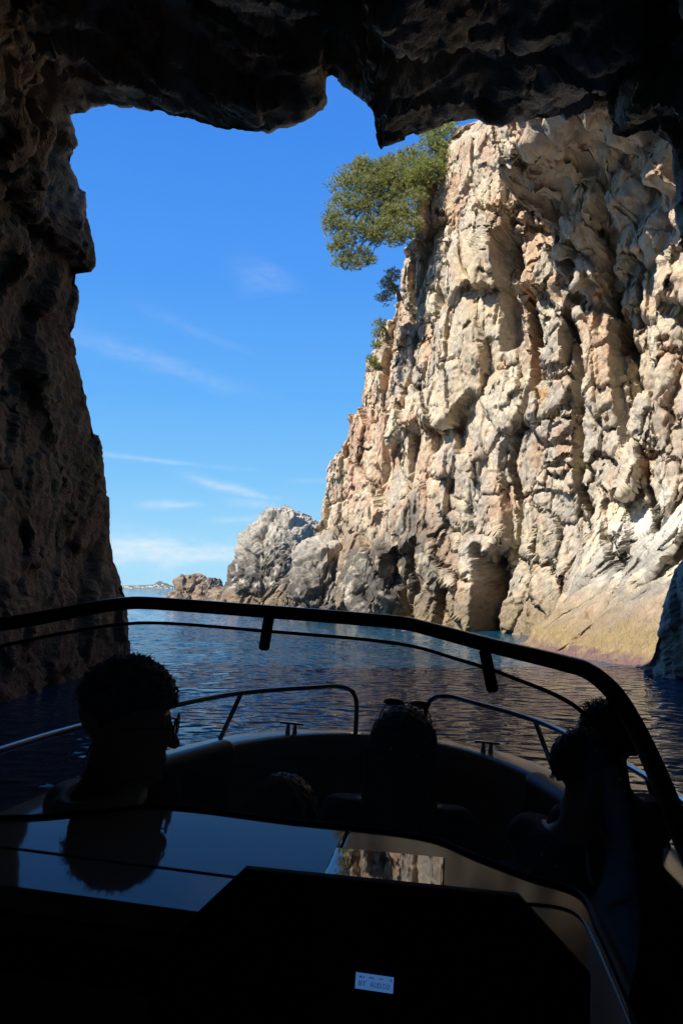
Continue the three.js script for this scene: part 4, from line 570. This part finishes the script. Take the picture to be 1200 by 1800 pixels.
function strands(n, seed, len, c, r, keep) {      // loose hairs standing off the head
  const R = rng(seed), gs = [];
  while (gs.length < n) { const u = R() * 2 - 1, a = R() * 6.283, q = Math.sqrt(1 - u * u), d = new THREE.Vector3(Math.cos(a) * q, u, Math.sin(a) * q); if (!keep(d)) continue; const p = new THREE.Vector3(c[0] + d.x * r[0], c[1] + d.y * r[1], c[2] + d.z * r[2]), L = len * (.5 + R()), j = () => (R() - .5) * L * .9; gs.push(tube([p.clone().addScaledVector(d, -.006), p.clone().addScaledVector(d, L * .5).add(new THREE.Vector3(j(), j(), j()).multiplyScalar(.5)), p.clone().addScaledVector(d, L * .75).add(new THREE.Vector3(j(), j() - L * .2, j()))], .0008, 4, 3)); }
  return mergeGeometries(gs);
}
const noUv = (g) => { const c = g.clone(); c.deleteAttribute('uv'); return c; };
const crown = (d) => d.y > -.05 && !(d.z > .55 && d.y < .45);
function person(at, face, turnHead, lean, o) {
  const p = group('person'); p.position.copy(boat.localToWorld(V(...at))); p.quaternion.copy(boat.quaternion).multiply(new THREE.Quaternion().setFromEuler(new THREE.Euler(lean, face, 0, 'YXZ'))); p.scale.setScalar(o.size ?? 1);
  const hm = new THREE.Matrix4().compose(new THREE.Vector3(0, .735, .02), new THREE.Quaternion().setFromEuler(new THREE.Euler(o.nod ?? 0, turnHead, 0, 'YXZ')), new THREE.Vector3(1, 1, 1));
  const strip = (g) => { const c = g.clone(); c.deleteAttribute('uv'); return c; };
  put('body', mergeGeometries([strip(bodyGeo), strip(handGeo), strip(headGeo.clone().applyMatrix4(hm))]), M.skin, p);
  put('hair', mergeGeometries([noUv(o.hair), noUv(o.hair === longHair ? strands(160, 6, .03, [0, .04, -.02], [.1, .096, .106], (d) => d.y > .2 && d.z < .5) : strands(800, 5, .015, [0, .058, -.005], o.hair === curlTop ? [.086, .094, .1] : [.08, .082, .096], crown))]).applyMatrix4(hm), o.hairMat ?? M.hair, p);
  put('shirt', shirtGeo, o.shirt, p); put('trousers', trouserGeo, M.denim, p);
  if (o.collar) put('collar', collarGeo, o.shirt, p);
  if (o.glasses) { // rims, bridge and arms; worn on the nose or pushed up
    const parts = []; for (const s of [-1, 1]) { const t = new THREE.TorusGeometry(.024, .0022, 6, 24); t.scale(1.1, .85, 1); t.translate(.033 * s, .008, .108); parts.push(t); parts.push(tube([new THREE.Vector3(.06 * s, .012, .106), new THREE.Vector3(.079 * s, .014, .04), new THREE.Vector3(.08 * s, .008, -.02)], .002, 8, 5)); }
    parts.push(tube([new THREE.Vector3(-.008, .012, .11), new THREE.Vector3(0, .016, .112), new THREE.Vector3(.008, .012, .11)], .002, 6, 5));
    const g = mergeGeometries(parts); if (o.glasses === 'up') { g.rotateX(-.95); g.scale(1.12, 1, 1); g.translate(0, .047, -.004); } g.applyMatrix4(hm); const gl = put('glasses', g, M.black, p);
    const lens = []; for (const s of [-1, 1]) { const t = new THREE.CylinderGeometry(.025, .025, .002, 20); t.rotateX(Math.PI / 2); t.scale(1.05, .8, 1); t.translate(.033 * s, .008, .108); lens.push(t); } const lg = mergeGeometries(lens); if (o.glasses === 'up') { lg.rotateX(-.95); lg.scale(1.35, 1, 1); lg.translate(0, .052, .0); } lg.applyMatrix4(hm); put('lenses', lg, o.glasses === 'up' ? M.black : M.glass, gl);
  }
  return tag(p, o.label, 'person');
}
// the boat looks along -z of its frame, so a passenger looking forward is turned by pi
person([-.465, .868, 1.80], Math.PI / 2 + .7, -.45, 0, { hair: curlTop, shirt: M.shirtWhite, collar: true, glasses: 'on', size: 1.06, label: 'person with short curly hair and glasses looking right, in a pale collared shirt' });
person([.155, .75, 2.62], Math.PI, 0, .06, { hair: longHair, shirt: M.shirtDark, glasses: 'up', label: 'person seen from behind with long dark hair and sunglasses pushed up' });
person([.80, .83, 2.62], Math.PI + .7, .2, 0, { hair: shortHair, shirt: M.shirtDark, label: 'person in dark top at the starboard rail, outside the windscreen edge' });
person([.70, .78, 2.45], Math.PI - .9, -.5, 0, { hair: shortHair, shirt: M.shirtNavy, size: .98, label: 'person in navy top seen through the right end of the windscreen' });
const fourth = person([-.19, .60, 2.36], Math.PI, .3, .1, { hair: longHair, hairMat: M.hairBrown, shirt: M.shirtNavy, size: .95, label: 'person sitting low between two others, only the top of brown hair showing' });
{ // loose strands catching the light
  const R = rng(3), gs = []; for (let k = 0; k < 26; k++) { const j = () => (R() - .5) * .02; gs.push(tube([[-.10 + j(), .66 + j(), -.12], [-.085 + j(), .80 + j(), -.10], [0 + j(), .865 + j(), -.06], [.085 + j(), .82 + j(), -.09], [.125 + j(), .70 + j(), -.12], [.13 + j(), .58, -.14]].slice(k % 3, 6).map((p) => new THREE.Vector3(...p)), .0011, 24, 4)); }
  put('hair_strand', mergeGeometries(gs), std('fair hair', [.36, .27, .17], .45), fourth);
}
// ------------------------------------------------------------------ things lying in the bow
{
  const tg = new THREE.PlaneGeometry(.26, .22, 50, 44); tg.rotateX(-Math.PI / 2); const p = tg.attributes.position; for (let i = 0; i < p.count; i++) { const x = p.getX(i), z = p.getZ(i); p.setY(i, .015 + .13 * ridge(x * 7 + 3, 1.5, z * 6, 3) * Math.exp(-((x / .1) ** 2) - ((z / .1) ** 2))); } tg.computeVertexNormals();
  const towel = put('towel', tg, new THREE.MeshPhysicalMaterial({ name: 'pale cloth', color: new THREE.Color(.5, .49, .46), roughness: .95, side: THREE.DoubleSide })); towel.position.copy(boat.localToWorld(V(.62, .885, 2.3))); towel.quaternion.copy(boat.quaternion); towel.scale.set(1, 2.2, 1);
  tag(towel, 'crumpled pale cloth on the starboard bench of the boat', 'cloth');
}

scene.fog = new THREE.FogExp2(0xc4dcec, .00005);
renderer.render(scene, camera);
